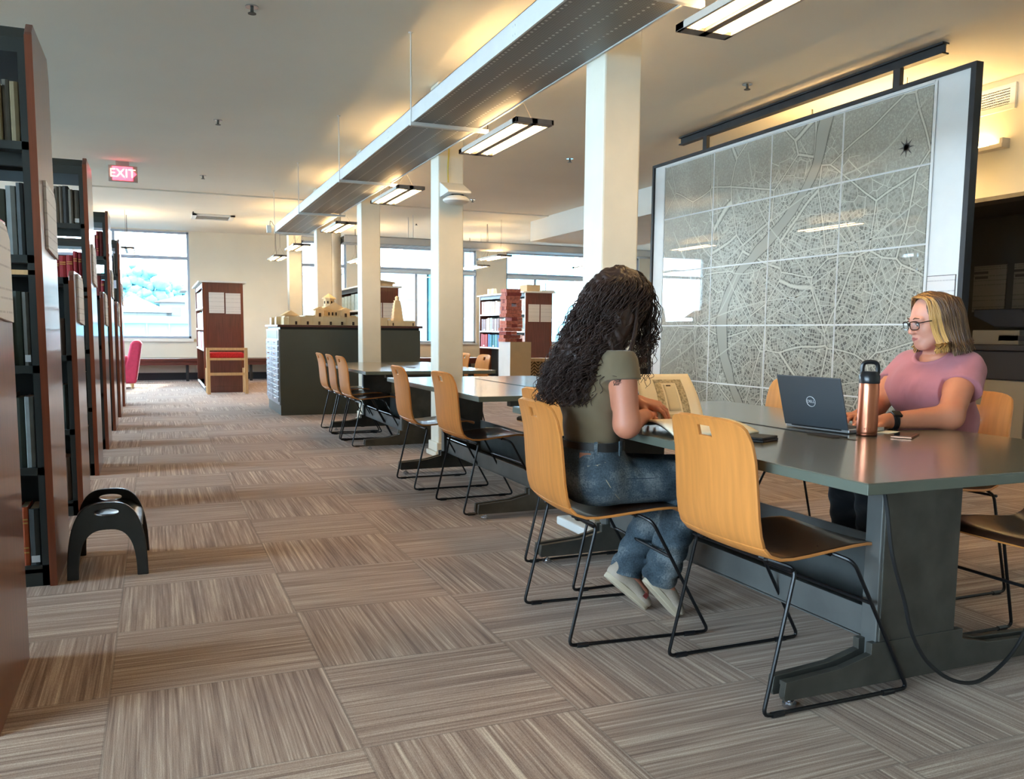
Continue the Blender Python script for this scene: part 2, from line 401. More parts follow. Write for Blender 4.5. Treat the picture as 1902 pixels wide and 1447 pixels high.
# ------------------------------------------------------------------ the setting
XL, XR, YB, YF = -6.2, 6.79, -4.5, 20.8
def holes_wall(name, m, axis, pos, thick, a0, a1, z0, z1, holes):
    """wall at const axis with rectangular holes (a0,a1,z0,z1)"""
    mb = MB()
    cuts = sorted(set([a0, a1]+[h[0] for h in holes]+[h[1] for h in holes])); zc = sorted(set([z0, z1]+[h[2] for h in holes]+[h[3] for h in holes]))
    for i in range(len(cuts)-1):
        runs = []
        for k in range(len(zc)-1):
            cx = (cuts[i]+cuts[i+1])/2; cz = (zc[k]+zc[k+1])/2
            if any(h[0] < cx < h[1] and h[2] < cz < h[3] for h in holes): continue
            if runs and abs(runs[-1][1]-zc[k]) < 1e-6: runs[-1][1] = zc[k+1]
            else: runs.append([zc[k], zc[k+1]])
        for r in runs:
            if axis == 'y': mb.box(cuts[i], cuts[i+1], pos, pos+thick, r[0], r[1])
            else: mb.box(pos, pos+thick, cuts[i], cuts[i+1], r[0], r[1])
    return struct(name, mb, m)

struct('floor', MB().box(XL-.2, 14.2, YB-.2, YF+.3, -0.05, 0.0), carpet_m)
mb = MB().box(XL-.2, 14.2, YB-.2, 15.0, CEIL, CEIL+0.1).box(XL-.2, 14.2, 15.0, YF+.3, CEIL-0.02, CEIL+0.1)
struct('ceiling', mb, ceil_m)
WF = [(-3.6, 0.76, .93, 3.30), (3.22, 4.30, .9, 3.24), (5.10, 7.62, .85, 3.20), (8.44, 12.4, .85, 3.20)]
holes_wall('wall_far', wall_m, 'y', YF, 0.3, XL-.2, 14.2, 0, CEIL, WF)
WL = []
y = -3.9
while y < 19: WL.append((y, y+2.6, .55, 3.22)); y += 3.1
holes_wall('wall_left', wall_m, 'x', XL-.3, 0.3, YB-.2, YF+.3, 0, CEIL, WL)
holes_wall('wall_back', wall_m, 'y', YB-.3, 0.3, XL-.2, 14.2, 0, CEIL, [])
# right side: bulkhead over the dark copy alcove
struct('wall_right', MB().box(XR, XR+.18, YB, 9.3, 2.36, CEIL).box(XR, XR+.18, 8.6, 9.3, 0, 2.36).box(XR, XR+.18, YB, 1.5, 0, 2.36), wall_m)
struct('trim_1', MB().box(XR-.02, XR+.2, 1.5, 8.6, 2.325, 2.36), dark_steel)
dark_wall = mat('dimmed_alcove_wall', (70, 70, 66), 0.7)  # unlit room: part of its dimness is put into this wall colour
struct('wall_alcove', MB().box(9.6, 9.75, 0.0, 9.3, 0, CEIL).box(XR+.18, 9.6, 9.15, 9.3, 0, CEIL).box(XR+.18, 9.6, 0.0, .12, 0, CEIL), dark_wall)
struct('wall_cross', MB().box(9.6, 14.2, 9.15, 9.3, 0, CEIL), wall_m)
struct('wall_end', MB().box(14.0, 14.2, 9.3, YF, 0, CEIL), wall_m)
struct('ceiling_bulkhead', MB().box(6.94, 9.2, 9.6, 15.85, 2.93, CEIL), wall_bright, bevel=0.004)
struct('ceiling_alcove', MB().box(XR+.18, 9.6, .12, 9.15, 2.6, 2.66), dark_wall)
struct('baseboard_far', MB().box(XL, 14, YF-.02, YF, 0, .16), kick_m)
struct('wall_under_window_ledge', MB().box(-3.6, .8, YF-.06, YF, .86, .93), wall_bright)

def window(n, x0, x1, z0, z1, tz, mull, reveal=.12, blind=False):
    mb = MB(); f = .05; ya, yb = YF+.06, YF+.14
    mb.box(x0, x0+f, ya, yb, z0, z1).box(x1-f, x1, ya, yb, z0, z1).box(x0, x1, ya, yb, z0, z0+f).box(x0, x1, ya, yb, z1-f, z1)
    mb.box(x0, x1, ya-.03, yb, tz-.035, tz+.035)
    for x, top in mull: mb.box(x-.03, x+.03, ya-.01, yb, z0, z1 if top else tz)
    o = struct('window_%d' % n, mb, frame_m, bevel=.004)
    p = MB(); ym = YF+.10
    p.box(x0+f, x1-f, ym-.004, ym+.004, z0+f, z1-f)
    p.build('window_pane', glass_m, o)
    MB().box(x0-.02, x1+.02, YF-.05, YF+.30, z0-.035, z0).build('window_sill', blind_m, o)
    if blind:
        MB().tube([(x0+.03, YF+.02, tz-.06), (x1-.03, YF+.02, tz-.06)], .05, 12).build('roller_blind', blind_m, o, smooth=True)
    return o
window(1, -3.6, .76, .93, 3.30, 2.72, [(-2.1, True), (-.78, True)])
window(2, 3.22, 4.30, .9, 3.24, 2.68, [])
window(3, 5.10, 7.62, .85, 3.20, 2.66, [(7.28, True), (6.02+.02, False), (7.1, False)], blind=True)
window(4, 8.44, 12.4, .85, 3.20, 2.62, [(9.28, False), (10.9, True)], blind=True)
for i, h in enumerate(WL):
    mb = MB(); xa, xb = XL-.2, XL-.12; f = .05
    mb.box(xa, xb, h[0], h[0]+f, h[2], h[3]).box(xa, xb, h[1]-f, h[1], h[2], h[3]).box(xa, xb, h[0], h[1], h[2], h[2]+f).box(xa, xb, h[0], h[1], h[3]-f, h[3])
    mb.box(xa, xb, (h[0]+h[1])/2-.03, (h[0]+h[1])/2+.03, h[2], h[3]).box(xa, xb, h[0], h[1], 2.6, 2.66)
    o = struct('window_%d' % (5+i), mb, frame_m)
    MB().box(XL-.165, XL-.155, h[0]+f, h[1]-f, h[2]+f, h[3]-f).build('window_pane', glass_m, o)

# columns
def column(Y0, X0=2.37, w=.24, d=.235, base=True):
    o = struct('column', MB().box(X0, X0+w, Y0, Y0+d, 0, CEIL), col_m, bevel=.012, seg=2)
    if base:
        b = MB(); e = .035
        b.box(X0-e, X0+w+e, Y0-e, Y0+d+e, 0, .045)
        b.box(X0-.018, X0+w+.018, Y0-.018, Y0+d+.018, .045, .13)
        b.build('column_base', col_m, o, bevel=.008)
    return o
for Y0 in (4.40, 7.47, 10.58, 13.72, 16.75): column(Y0)
o = struct('column_round', MB().cyl((3.12, 16.3), .15, 0, CEIL, 24), col_m, smooth=True)

# ------------------------------------------------------------------ ceiling services
du = thing('air_duct', 'long white suspended duct with perforated grey underside running down the room', 'duct', (2.1, 7.0, 2.70))
X0, X1, Z0, Z1 = 1.824, 2.367, 2.70, 2.81
Y0, Y1 = -2.5, 14.3
mb = MB()
mb.box(X0, X0+.012, Y0, Y1, Z0, Z1).box(X1-.012, X1, Y0, Y1, Z0, Z1)
npt = 14; pts = []
cx = (X0+X1)/2; hw = (X1-X0)/2
arc = [(cx-hw*math.cos(PI*k/npt), Y1+.42*math.sin(PI*k/npt)) for k in range(npt+1)]
for a, c in zip(arc[:-1], arc[1:]):
    mb.add([(a[0], a[1], Z0), (c[0], c[1], Z0), (c[0], c[1], Z1), (a[0], a[1], Z1)], [(0, 1, 2, 3)])
mb.prism([(X0, Y0)]+[(X0, Y1)]+arc[1:-1]+[(X1, Y1), (X1, Y0)], 'z', Z1-.004, Z1)
for yy in np.arange(-1, 14, 2.7):
    for k in (0, 1):
        for j in (0, 1): mb.cyl((0, 0), .006, 0, .002, 8) if False else mb.ell((X0-.001, yy+.03*k, Z0+.03+.045*j), (.002, .006, .006), 8, 4)
mb.build('duct_side', white_metal, du, world=True)
def perf():
    m, nt, b = new_mat('perforated_sheet')
    tc = N(nt, 'ShaderNodeTexCoord'); sp = N(nt, 'ShaderNodeSeparateXYZ'); L(nt, tc.outputs['Object'], sp.inputs[0])
    def M(op, a, c=None):
        n = N(nt, 'ShaderNodeMath', operation=op)
        for i, x in enumerate((a, c)):
            if x is None: continue
            if isinstance(x, (int, float)): n.inputs[i].default_value = x
            else: L(nt, x, n.inputs[i])
        return n.outputs[0]
    def dots(px, py, r, offx=0.0):
        fx = M('SUBTRACT', M('FRACT', M('DIVIDE', M('ADD', sp.outputs['X'], 10+offx), px)), .5); fy = M('SUBTRACT', M('FRACT', M('DIVIDE', sp.outputs['Y'], py)), .5)
        dx = M('MULTIPLY', fx, px); dy = M('MULTIPLY', fy, py)
        return M('LESS_THAN', M('ADD', M('MULTIPLY', dx, dx), M('MULTIPLY', dy, dy)), r*r)
    small = dots(.016, .016, .0044)
    mid = dots(.125, .045, .0085, .045)
    x = N(nt, 'ShaderNodeMix', data_type='RGBA'); L(nt, small, x.inputs[0]); x.inputs[6].default_value = lin((138, 140, 138)); x.inputs[7].default_value = lin((112, 114, 113))
    x2 = N(nt, 'ShaderNodeMix', data_type='RGBA'); L(nt, mid, x2.inputs[0]); L(nt, x.outputs[2], x2.inputs[6]); x2.inputs[7].default_value = lin((228, 232, 230))
    L(nt, x2.outputs[2], b.inputs['Base Color']); b.inputs['Roughness'].default_value = .5
    return m
perf_m = perf()
mb = MB().prism([(X0+.012, Y0)]+[(X0+.012, Y1)]+[(cx-(hw-.012)*math.cos(PI*k/npt), Y1+.41*math.sin(PI*k/npt)) for k in range(1, npt)]+[(X1-.012, Y1), (X1-.012, Y0)], 'z', Z0+.008, Z0+.012)
mb.build('perforated_underside', perf_m, du, world=True)
for yb, yc in ((3.55, 3.55), (6.38, 6.42), (9.08, 9.15), (11.8, 12.0), (14.3, 14.6)):
    MB().box(X0-.02, X1+.06, yb-.018, yb+.018, Z0-.028, Z0).build('support_bar', white_metal, du, world=True, bevel=.003)
    MB().tube([(X0-.012, yb, Z0-.02), (X0-.012, yb, CEIL)], .005, 6).cyl((X0-.012, yb), .018, CEIL-.008, CEIL, 10).build('hanger_rod', white_metal, du, world=True)
MB().tube([(X0+.02, 14.62, Z1+.02), (X0-.03, 14.66, Z1+.10), (X0-.05, 14.6, Z1+.02), (X0-.05, 14.6, Z1-.03)], .008, 6, sub=4).box(X0-.10, X0-.03, 14.55, 14.62, Z1-.10, Z1+.02).build('end_valve', white_metal, du, world=True)

fb = thing('air_duct', 'pale duct with grille strip crossing the far end of the room', 'duct', (6.5, 15.95, 2.73))
MB().box(3.24, 13.0, 15.85, 15.87, 2.75, 2.88).box(3.24, 13.0, 16.3, 16.32, 2.75, 2.88).box(3.24, 13.0, 15.85, 16.32, 2.87, 2.88).build('duct_side', white_metal, fb, world=True)
MB().box(3.24, 13.0, 15.87, 16.30, 2.745, 2.75).build('perforated_underside', perf_m, fb, world=True)
for x in (4.55, 8.6):
    MB().tube([(x, 15.9, 2.88), (x, 15.9, CEIL)], .006, 6).build('hanger_rod', white_metal, fb, world=True)
    MB().tube([(x+.02, 16.3, 2.88), (x+.02, 16.3, CEIL)], .006, 6).build('hanger_rod', white_metal, fb, world=True)

def lamp(x, y, label, ln=1.22, w=.29, z=2.6, group='suspended fluorescent lamps', dim=False):
    t = thing('pendant_lamp', label, 'lamp', (x, y, z), 0, group)
    hw = w/2; h = ln/2
    mb = MB()
    mb.box(-hw, -hw+.018, -h, h, 0, .035, 1).box(hw-.018, hw, -h, h, 0, .035, 1).box(-.022, .022, -h, h, 0, .035, 0)
    mb.box(-hw, hw, -h, -h+.07, 0, .035, 0).box(-hw, hw, h-.07, h, 0, .035, 0)
    mb.build('lamp_housing', [lamp_body, lamp_side], t, bevel=.002)
    for s in (-1, 1):
        c = s*(hw-.02+.022)/2
        MB().box(c-.047, c+.047, -h+.07, h-.07, .014, .018).build('lamp_lens', lamp_dim, t)
        MB().tube([(c, -h+.08, .010), (c, h-.08, .010)], .013, 8).build('fluorescent_tube', lamp_glow, t, smooth=True)
    for s in (-1, 1):
        MB().tube([(-.10, s*(h-.22), .035), (0, s*(h-.22), .20), (.10, s*(h-.22), .035)], .0018, 5).tube([(0, s*(h-.22), .20), (0, s*(h-.22), CEIL-z)], .003, 5).build('hanging_wire', lamp_body, t)
    MB().tube([(0.01, h-.22, CEIL-z), (.012, h-.25, .30), (.03, h-.2, .15), (.02, h-.15, .04)], .004, 6, sub=4).build('power_cable', rubber, t)
    return t
lamp(2.52, 3.09, 'warm hanging tube lamp cut by top edge of frame, nearest the camera')
lamp(2.50, 6.26, 'warm hanging tube lamp between the two nearest white columns')
lamp(2.48, 9.33, 'warm hanging tube lamp beyond the column with the white wall unit')
lamp(2.48, 12.55, 'warm hanging tube lamp beside the third column from the camera')
lamp(2.40, 15.9, 'small warm hanging tube lamp below the far end of the long duct')
lamp(2.38, 18.4, 'smallest warm hanging tube lamp in front of the far beige wall')
lamp(6.3, 16.2, 'warm hanging tube lamp above the stacked red block tower')
lamp(6.85, 18.8, 'distant hanging tube lamp before the right far window', group='suspended fluorescent lamps')
lamp(4.05, 18.3, 'distant hanging tube lamp seen between the second and third columns')
lamp(-.45, 18.0, 'hanging tube lamp in front of the left far window')
lamp(6.0, 6.3, 'tube lamp hanging behind the framed city plan', ln=1.6)
lamp(9.0, 17.2, 'hanging tube lamp right of the grey far duct hangers')
lamp(-2.6, 6.2, 'tube lamp hanging over the aisle between bookcases on the left')
lamp(-2.6, 12.4, 'tube lamp hanging over the farther bookcases on the left')

# small ceiling fittings
def sprinkler(x, y, label):
    t = thing('sprinkler_head', label, 'sprinkler', (x, y, CEIL), 0, 'ceiling sprinkler heads')
    MB().cyl((0, 0), .045, -.008, 0, 16).build('escutcheon', chrome, t, smooth=True)
    mb = MB().cyl((0, 0), .012, -.045, -.008, 8).cyl((0, 0), .028, -.05, -.045, 12)
    mb.build('deflector', dark_steel, t)
    return t
for x, y, lb in ((.68, 6.33, 'dark sprinkler head near the top left of the ceiling'), (.683, 9.8, 'dark sprinkler head up and right of the red exit sign'), (.705, 13.35, 'dark sprinkler head level with the red exit sign'),
                 (.725, 17.3, 'tiny sprinkler head just in front of the slim ceiling vent'), (4.89, 6.44, 'sprinkler head between the nearest column and the map rail'), (4.92, 10.02, 'sprinkler head left of the nearest column, high up'),
                 (4.96, 13.74, 'small sprinkler head right of the white unit on the column'), (4.99, 17.2, 'smallest sprinkler head seen between second and third columns')):
    sprinkler(x, y, lb)
t = thing('ceiling_vent', 'slim white slot vent in the ceiling near the far wall', 'vent', (1.1, 17.9, CEIL-.02))
MB().box(.72, 1.49, 17.55, 17.62, CEIL-.05, CEIL-.02).box(.72, 1.49, 18.2, 18.27, CEIL-.05, CEIL-.02).box(.72, .80, 17.55, 18.27, CEIL-.05, CEIL-.02).box(1.41, 1.49, 17.55, 18.27, CEIL-.05, CEIL-.02).build('vent_frame', white_metal, t, world=True)
MB().box(.80, 1.41, 17.62, 18.2, CEIL-.03, CEIL-.02).build('vent_slot', mat('vent_shadow_gap', (120, 116, 110), .8), t, world=True)

t = thing('exit_sign', 'glowing red EXIT sign hanging from the ceiling at left', 'sign', (-.33, 12.7, 3.07))
MB().box(-.505, -.15, 12.70, 12.74, 3.075, 3.285).build('sign_case', sign_case, t, world=True, bevel=.004)
MB().box(-.41, -.25, 12.70, 12.76, 3.285, CEIL).build('ceiling_mount', sign_case, t, world=True)
MB().box(-.455, -.205, 12.692, 12.70, 3.092, 3.27).add([(-.205, 12.692, 3.225), (-.205, 12.692, 3.135), (-.16, 12.692, 3.18)], [(0, 1, 2)]).build('red_panel', sign_red, t, world=True)
text_obj('exit_letters', 'EXIT', .155, Matrix.Translation((-.33, 12.688, 3.18)) @ Matrix.Rotation(PI/2, 4, 'X'), sign_edge, t)

# white unit on the second column
t = thing('column_unit', 'white hooded unit mounted high on the second column from the camera', 'wall unit', (2.49, 7.40, 2.27))
mb = MB()
mb.add([(2.385, 7.47, 2.47), (2.60, 7.47, 2.47), (2.385, 7.24, 2.37), (2.60, 7.24, 2.37), (2.385, 7.24, 2.352), (2.60, 7.24, 2.352), (2.385, 7.47, 2.34), (2.60, 7.47, 2.34)],
       [(0, 1, 3, 2), (2, 3, 5, 4), (0, 2, 4, 6), (1, 7, 5, 3), (4, 5, 7, 6), (0, 6, 7, 1)])
mb.build('hood', white_metal, t, world=True, bevel=.004)
MB().lathe((2.495, 7.34, 2.27), [(.03, 0), (.085, .002), (.115, .02), (.118, .035), (.09, .06), (.05, .07)], 20).build('dome', white_metal, t, world=True, smooth=True)
MB().box(2.44, 2.55, 7.30, 7.46, 2.33, 2.345).build('mount_plate', black_metal, t, world=True)
MB().tube([(2.46, 7.46, 2.47), (2.455, 7.455, 2.6), (2.465, 7.46, 2.72), (2.45, 7.40, 2.85)], .006, 6, sub=4).build('yellow_cable', mat('yellow_cable', (196, 176, 60), .5), t, world=True)

# right wall fittings
t = thing('air_vent', 'white louvred air vent high on the right wall', 'vent', (6.78, 5.48, 3.18))
mb = MB().box(6.765, 6.789, 5.29, 5.69, 3.07, 3.115).box(6.765, 6.789, 5.29, 5.69, 3.25, 3.285).box(6.765, 6.789, 5.29, 5.34, 3.115, 3.25).box(6.765, 6.789, 5.64, 5.69, 3.115, 3.25)
mb.build('vent_frame', wall_bright, t, world=True, bevel=.002)
mb = MB()
for k in range(6): mb.box(6.772, 6.786, 5.34, 5.64, 3.122+.0215*k, 3.132+.0215*k)
for k in range(18): mb.box(6.775, 6.786, 5.345+k*.0172, 5.349+k*.0172, 3.115, 3.25)
mb.build('louvre', wall_bright, t, world=True)
MB().box(6.786, 6.789, 5.33, 5.65, 3.11, 3.255).build('vent_recess', black_metal, t, world=True)
t = thing('wall_lamp', 'warm slim wall lamp beside the right edge of the city plan', 'lamp', (6.72, 6.1, 2.75))
MB().box(6.70, 6.79, 5.33, 5.36, 2.755, 2.83).box(6.70, 6.79, 6.85, 6.88, 2.755, 2.83).box(6.695, 6.70, 5.33, 6.88, 2.755, 2.785).box(6.695, 6.79, 5.33, 6.88, 2.750, 2.756).build('lamp_housing', lamp_side, t, world=True)
MB().tube([(6.735, 5.50, 2.80), (6.735, 6.80, 2.80)], .013, 8).build('fluorescent_tube', emis('wall_tube', (1.0, .64, .26), 34), t, world=True, smooth=True)

# bench along the far wall
t = thing('wall_bench', 'long dark red wooden bench along the far wall under the windows', 'bench', (1.5, 20.4, 0))
MB().box(-4.0, 13.5, 20.0, 20.75, .44, .50).build('bench_top', cherry, t, world=True, bevel=.006)
MB().box(-4.0, 13.5, 20.02, 20.06, .36, .44).build('front_rail', cherry, t, world=True)
for x in (-2.2, .63, 1.97, 4.6, 7.2, 9.8): MB().box(x-.03, x+.03, 20.1, 20.16, 0, .40).build('leg', frame_black, t, world=True)

# ------------------------------------------------------------------ outside the windows
t = thing('ground_outside', 'pale ground outside the windows', 'ground'); t.location = (0, 60, -4)
o = MB().box(-90, 120, -60, 21.2, -4.4, -4.2) if False else MB().box(-120, 140, 21.4, 200, -4.4, -4.2)
bpy.data.objects.remove(t)
o = o.build('ground', mat('pale_ground', (120, 124, 120), .9)); o['kind'] = 'structure'
o = MB().box(-120, XL-.6, -60, 21.4, -4.4, -4.2).build('ground', MATS['pale_ground']); o['kind'] = 'structure'
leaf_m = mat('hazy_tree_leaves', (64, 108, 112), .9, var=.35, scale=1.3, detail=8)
def tree(x, y, z, s, label, seed=1, zb=-4.2):
    r = random.Random(seed); t = thing('tree', label, 'tree', (x, y, zb), 0, 'trees outside the windows')
    MB().cyl((0, 0), .35, 0, z-zb, 8, .2).build('trunk', mat('pale_bark', (150, 140, 120), .9), t)
    mb = MB()
    for i in range(260):
        a = r.uniform(0, 2*PI); ph = math.acos(r.uniform(-.75, 1)); q = s*r.uniform(.55, 1.0)*(.8+.2*math.sin(3*a+seed))
        rr = s*r.uniform(.09, .2)
        mb.ell((q*math.cos(a)*math.sin(ph), q*math.sin(a)*math.sin(ph)*.6, z-zb+q*math.cos(ph)*.8), (rr, rr, rr*.8), 7, 5)
    o = mb.build('crown', leaf_m, t, smooth=True)
    tx = bpy.data.textures.get('leaf_clumps') or bpy.data.textures.new('leaf_clumps', 'CLOUDS'); tx.noise_scale = .3
    sb = o.modifiers.new('sub', 'SUBSURF'); sb.levels = 1; sb.render_levels = 1
    d = o.modifiers.new('disp', 'DISPLACE'); d.texture = tx; d.strength = .25; d.mid_level = .5
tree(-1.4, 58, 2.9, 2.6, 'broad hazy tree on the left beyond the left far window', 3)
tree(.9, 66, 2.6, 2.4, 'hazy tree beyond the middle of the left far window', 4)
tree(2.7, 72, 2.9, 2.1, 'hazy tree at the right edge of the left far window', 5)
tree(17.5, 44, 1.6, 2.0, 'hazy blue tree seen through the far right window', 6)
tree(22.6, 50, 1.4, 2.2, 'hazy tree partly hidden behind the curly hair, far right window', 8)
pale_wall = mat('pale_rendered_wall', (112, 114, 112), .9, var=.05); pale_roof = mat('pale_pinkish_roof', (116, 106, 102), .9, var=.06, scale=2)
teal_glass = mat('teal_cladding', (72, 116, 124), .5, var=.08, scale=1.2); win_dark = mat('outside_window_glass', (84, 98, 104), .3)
def house(x, y, zb, w, h, rh, label, nm='house', d=2.7):
    t = thing(nm, label, 'building', (x, y, -4.2), 0, 'houses outside the windows'); b = zb+4.2
    MB().box(-w/2, w/2, 0, d, 0, b+h).build('wall', pale_wall, t)
    MB().prism([(-w/2-.3, b+h), (w/2+.3, b+h), (0, b+h+rh)], 'y', -.3, d+.3).build('roof', pale_roof, t)
    n = max(2, int(w/1.2))
    for i in range(n): MB().box(-w/2+(i+.35)*w/n, -w/2+(i+.65)*w/n, -.03, 0, b+h*.35, b+h*.75).build('window', win_dark, t)
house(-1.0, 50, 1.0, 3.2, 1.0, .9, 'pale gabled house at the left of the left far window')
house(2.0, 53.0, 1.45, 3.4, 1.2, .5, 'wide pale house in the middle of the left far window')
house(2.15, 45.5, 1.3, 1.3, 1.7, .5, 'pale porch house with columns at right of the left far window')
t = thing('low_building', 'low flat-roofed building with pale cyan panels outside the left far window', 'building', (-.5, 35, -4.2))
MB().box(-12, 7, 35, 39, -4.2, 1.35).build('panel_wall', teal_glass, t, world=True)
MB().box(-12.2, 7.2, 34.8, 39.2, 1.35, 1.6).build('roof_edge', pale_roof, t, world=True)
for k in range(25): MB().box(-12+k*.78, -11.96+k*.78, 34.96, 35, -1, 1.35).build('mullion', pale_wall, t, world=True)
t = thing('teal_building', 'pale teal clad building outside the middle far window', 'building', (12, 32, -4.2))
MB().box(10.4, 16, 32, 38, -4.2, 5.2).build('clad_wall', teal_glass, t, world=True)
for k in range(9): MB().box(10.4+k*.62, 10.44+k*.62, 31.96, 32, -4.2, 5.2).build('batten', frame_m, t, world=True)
for z in (1.6, 3.3): MB().box(10.4, 16, 31.94, 32, z, z+.08).build('floor_band', frame_m, t, world=True)
t = thing('arched_building', 'white building with small arches outside the middle far window', 'building', (8.6, 34, -4.2))
MB().box(7.4, 10.3, 34, 38, -4.2, 3.5).build('wall', pale_wall, t, world=True)
MB().box(7.3, 10.35, 33.9, 38.1, 3.5, 3.7).build('cornice', pale_roof, t, world=True)
for k in range(4):
    cx = 7.8+k*.6
    MB().prism([(cx-.18, 2.4), (cx+.18, 2.4)]+[(cx+.18*math.cos(PI*i/8), 2.75+.18*math.sin(PI*i/8)) for i in range(9)], 'y', 33.97, 34).build('arch', win_dark, t, world=True)
t = thing('long_building', 'long pale building outside the far right window', 'building', (26, 52, -4.2))
MB().box(17.0, 36, 52, 56, -4.2, 1.6).build('wall', pale_wall, t, world=True)
MB().box(16.8, 36.2, 51.8, 56.2, 1.6, 1.8).build('roof', pale_roof, t, world=True)
# ------------------------------------------------------------------ library stacks on the left
BOOKM = {}
def bookmat(rgb):
    k = 'book_cloth_%d_%d_%d' % rgb
    return mat(k, rgb, .7, var=.12, scale=18)
gold_m = mat('gilt_lettering', (196, 152, 84), .4, metal=.4)
labelm = mat('spine_label_white', (214, 216, 216), .6)
CN = {(34, 38, 40): 'black', (58, 62, 62): 'charcoal', (92, 88, 80): 'grey', (84, 62, 46): 'brown', (132, 116, 86): 'tan', (52, 62, 54): 'dark green', (40, 46, 64): 'navy',
      (138, 30, 40): 'red', (112, 38, 34): 'maroon', (176, 84, 50): 'orange', (196, 176, 140): 'cream', (120, 124, 122): 'pale grey'}
CV = list(CN)
def book(x, y, z, th, h, dp, rgb, axis, label, group, gilt=False, slip=False, lean=0.0, parent_name='book'):
    """axis 'x': spine faces -y, thickness along x.  axis 'y': spine faces -x, thickness along y"""
    m = bookmat(rgb)
    w = th/2
    mb = MB()
    # cover wraps a page block; rounded spine
    sp = [(-w, .006), (-w*.8, 0.001), (0, -.003), (w*.8, .001), (w, .006)]
    poly = sp+[(w, dp), (w-.003, dp), (w-.003, .012), (-w+.003, .012), (-w+.003, dp), (-w, dp)]
    mb.prism(poly, 'z', 0, h)
    mb.box(-w+.003, w-.003, .012, dp-.006, .004, h-.005, 1)
    mats = [m, paper_warm]
    if gilt:
        for q in (.22, .30, .72, .78): mb.box(-w*.85, w*.85, -.0045, -.002, h*q, h*q+.006, 2)
        mats.append(gold_m)
    elif slip:
        mb.box(-w*.8, w*.8, -.0045, -.002, h*.06, h*.06+.03, 2); mats.append(labelm)
    if axis == 'y':
        mb.xf(Matrix.Rotation(-PI/2, 4, 'Z'))
    if lean: mb.xf(Matrix.Rotation(lean, 4, 'Y' if axis == 'x' else 'X'))
    o = mb.build('book', mats); o.location = (x, y, z)
    return tag(o, label, 'book', group)

EX = -.44
SHELF_T = (1.93, 1.455, .98, .53, .09); SHELF_S = (.98, .53, .09)
DEP = .62
CASEN = ['nearest', 'second', 'third', 'fourth', 'fifth', 'sixth', 'seventh', 'eighth']
YN = [2.69, 4.24, 5.80, 7.36, 8.95, 10.55, 12.15, 13.8]
def bookcase(k):
    yn = YN[k]; tall = k % 2 == 1; H = 2.43 if tall else 1.49
    t = thing('library_bookcase', '%s steel bookcase with wooden end panel, %s from the camera in the left row' % ('tall' if tall else 'low', CASEN[k] if k else 'first'), 'bookcase', (-2.0, yn+DEP/2, 0), 0, 'rows of library bookcases')
    mb = MB()
    if tall: mb.prism([(yn, 0), (yn+DEP, 0), (yn+DEP, H-.10), (yn+DEP-.05, H), (yn+.06, H), (yn, H-.05)], 'x', EX-.028, EX)
    else: mb.prism([(yn, 0), (yn+DEP, 0), (yn+DEP, H-.10), (yn+DEP-.05, H), (yn+.05, H), (yn, H-.03)], 'x', EX-.028, EX)
    mb.build('end_panel', mahog, t, world=True, bevel=.003)
    MB().box(EX-.029, EX+.0005, yn-.004, yn+.001, 0, H-.06).build('panel_edge_band', mahog_edge, t, world=True)
    xa, xb = -3.6, EX-.03
    top = 2.36 if tall else 1.45
    for x in (xb-.03, xb-1.0, xb-2.0, xa): MB().box(x, x+.028, yn+DEP/2-.03, yn+DEP/2+.03, 0, top).build('upright_post', shelf_steel, t, world=True)
    MB().box(xb-.028, xb, yn+.012, yn+.035, 0, top).box(xb-.028, xb, yn+DEP-.035, yn+DEP-.012, 0, top).build('end_flange', shelf_steel, t, world=True)
    for z in (SHELF_T if tall else SHELF_S):
        m2 = MB().box(xa, xb, yn+.015, yn+DEP-.015, z-.012, z).box(xa, xb, yn+.012, yn+.028, z-.03, z+.004).box(xa, xb, yn+DEP-.028, yn+DEP-.012, z-.03, z+.004)
        if z > 1.0: m2.box(xa, xb, yn+.10, yn+.13, z-.085, z-.03)
        m2.build('shelf', shelf_steel, t, world=True)
    MB().box(xa, xb, yn+.012, yn+DEP-.012, 0, .078).build('kick_base', shelf_steel, t, world=True)
    if tall:
        MB().prism([(yn+.02, 2.30), (yn+DEP-.02, 2.30), (yn+DEP-.02, 2.36), (yn+DEP-.09, 2.42), (yn+.09, 2.42), (yn+.02, 2.36)], 'x', xa, xb-.002).build('canopy', shelf_steel, t, world=True)
        MB().box(xa, xb, yn+.012, yn+.030, 1.375, 1.395).build('wood_strip', birch, t, world=True)
    else:
        MB().box(xa, xb, yn+.012, yn+DEP-.012, 1.41, 1.45).build('top_cover', shelf_steel, t, world=True)
    if not tall or k == 1:
        pass
    MB().box(xa, xb, yn+DEP/2-.004, yn+DEP/2+.004, .08, 1.40).build('centre_panel', shelf_steel, t, world=True)  # added sheet blocking window light; the open shelving itself has none
    # white sign with a slanted top on the end panel
    z0, z1 = (1.48, 1.80) if tall else (1.165, 1.48)
    o = MB().prism([(yn+.16, z0+.02), (yn+.56, z0), (yn+.56, z1-.05), (yn+.50, z1-.012), (yn+.16, z1)], 'x', EX+.001, EX+.012).build('end_panel_sign', notice_m, base=True)
    tag(o, 'white printed sign on the end panel of the %s bookcase from the camera' % (CASEN[k] if k else 'first'), 'sign', 'signs on bookcase ends')
    return t
for k in range(8): bookcase(k)

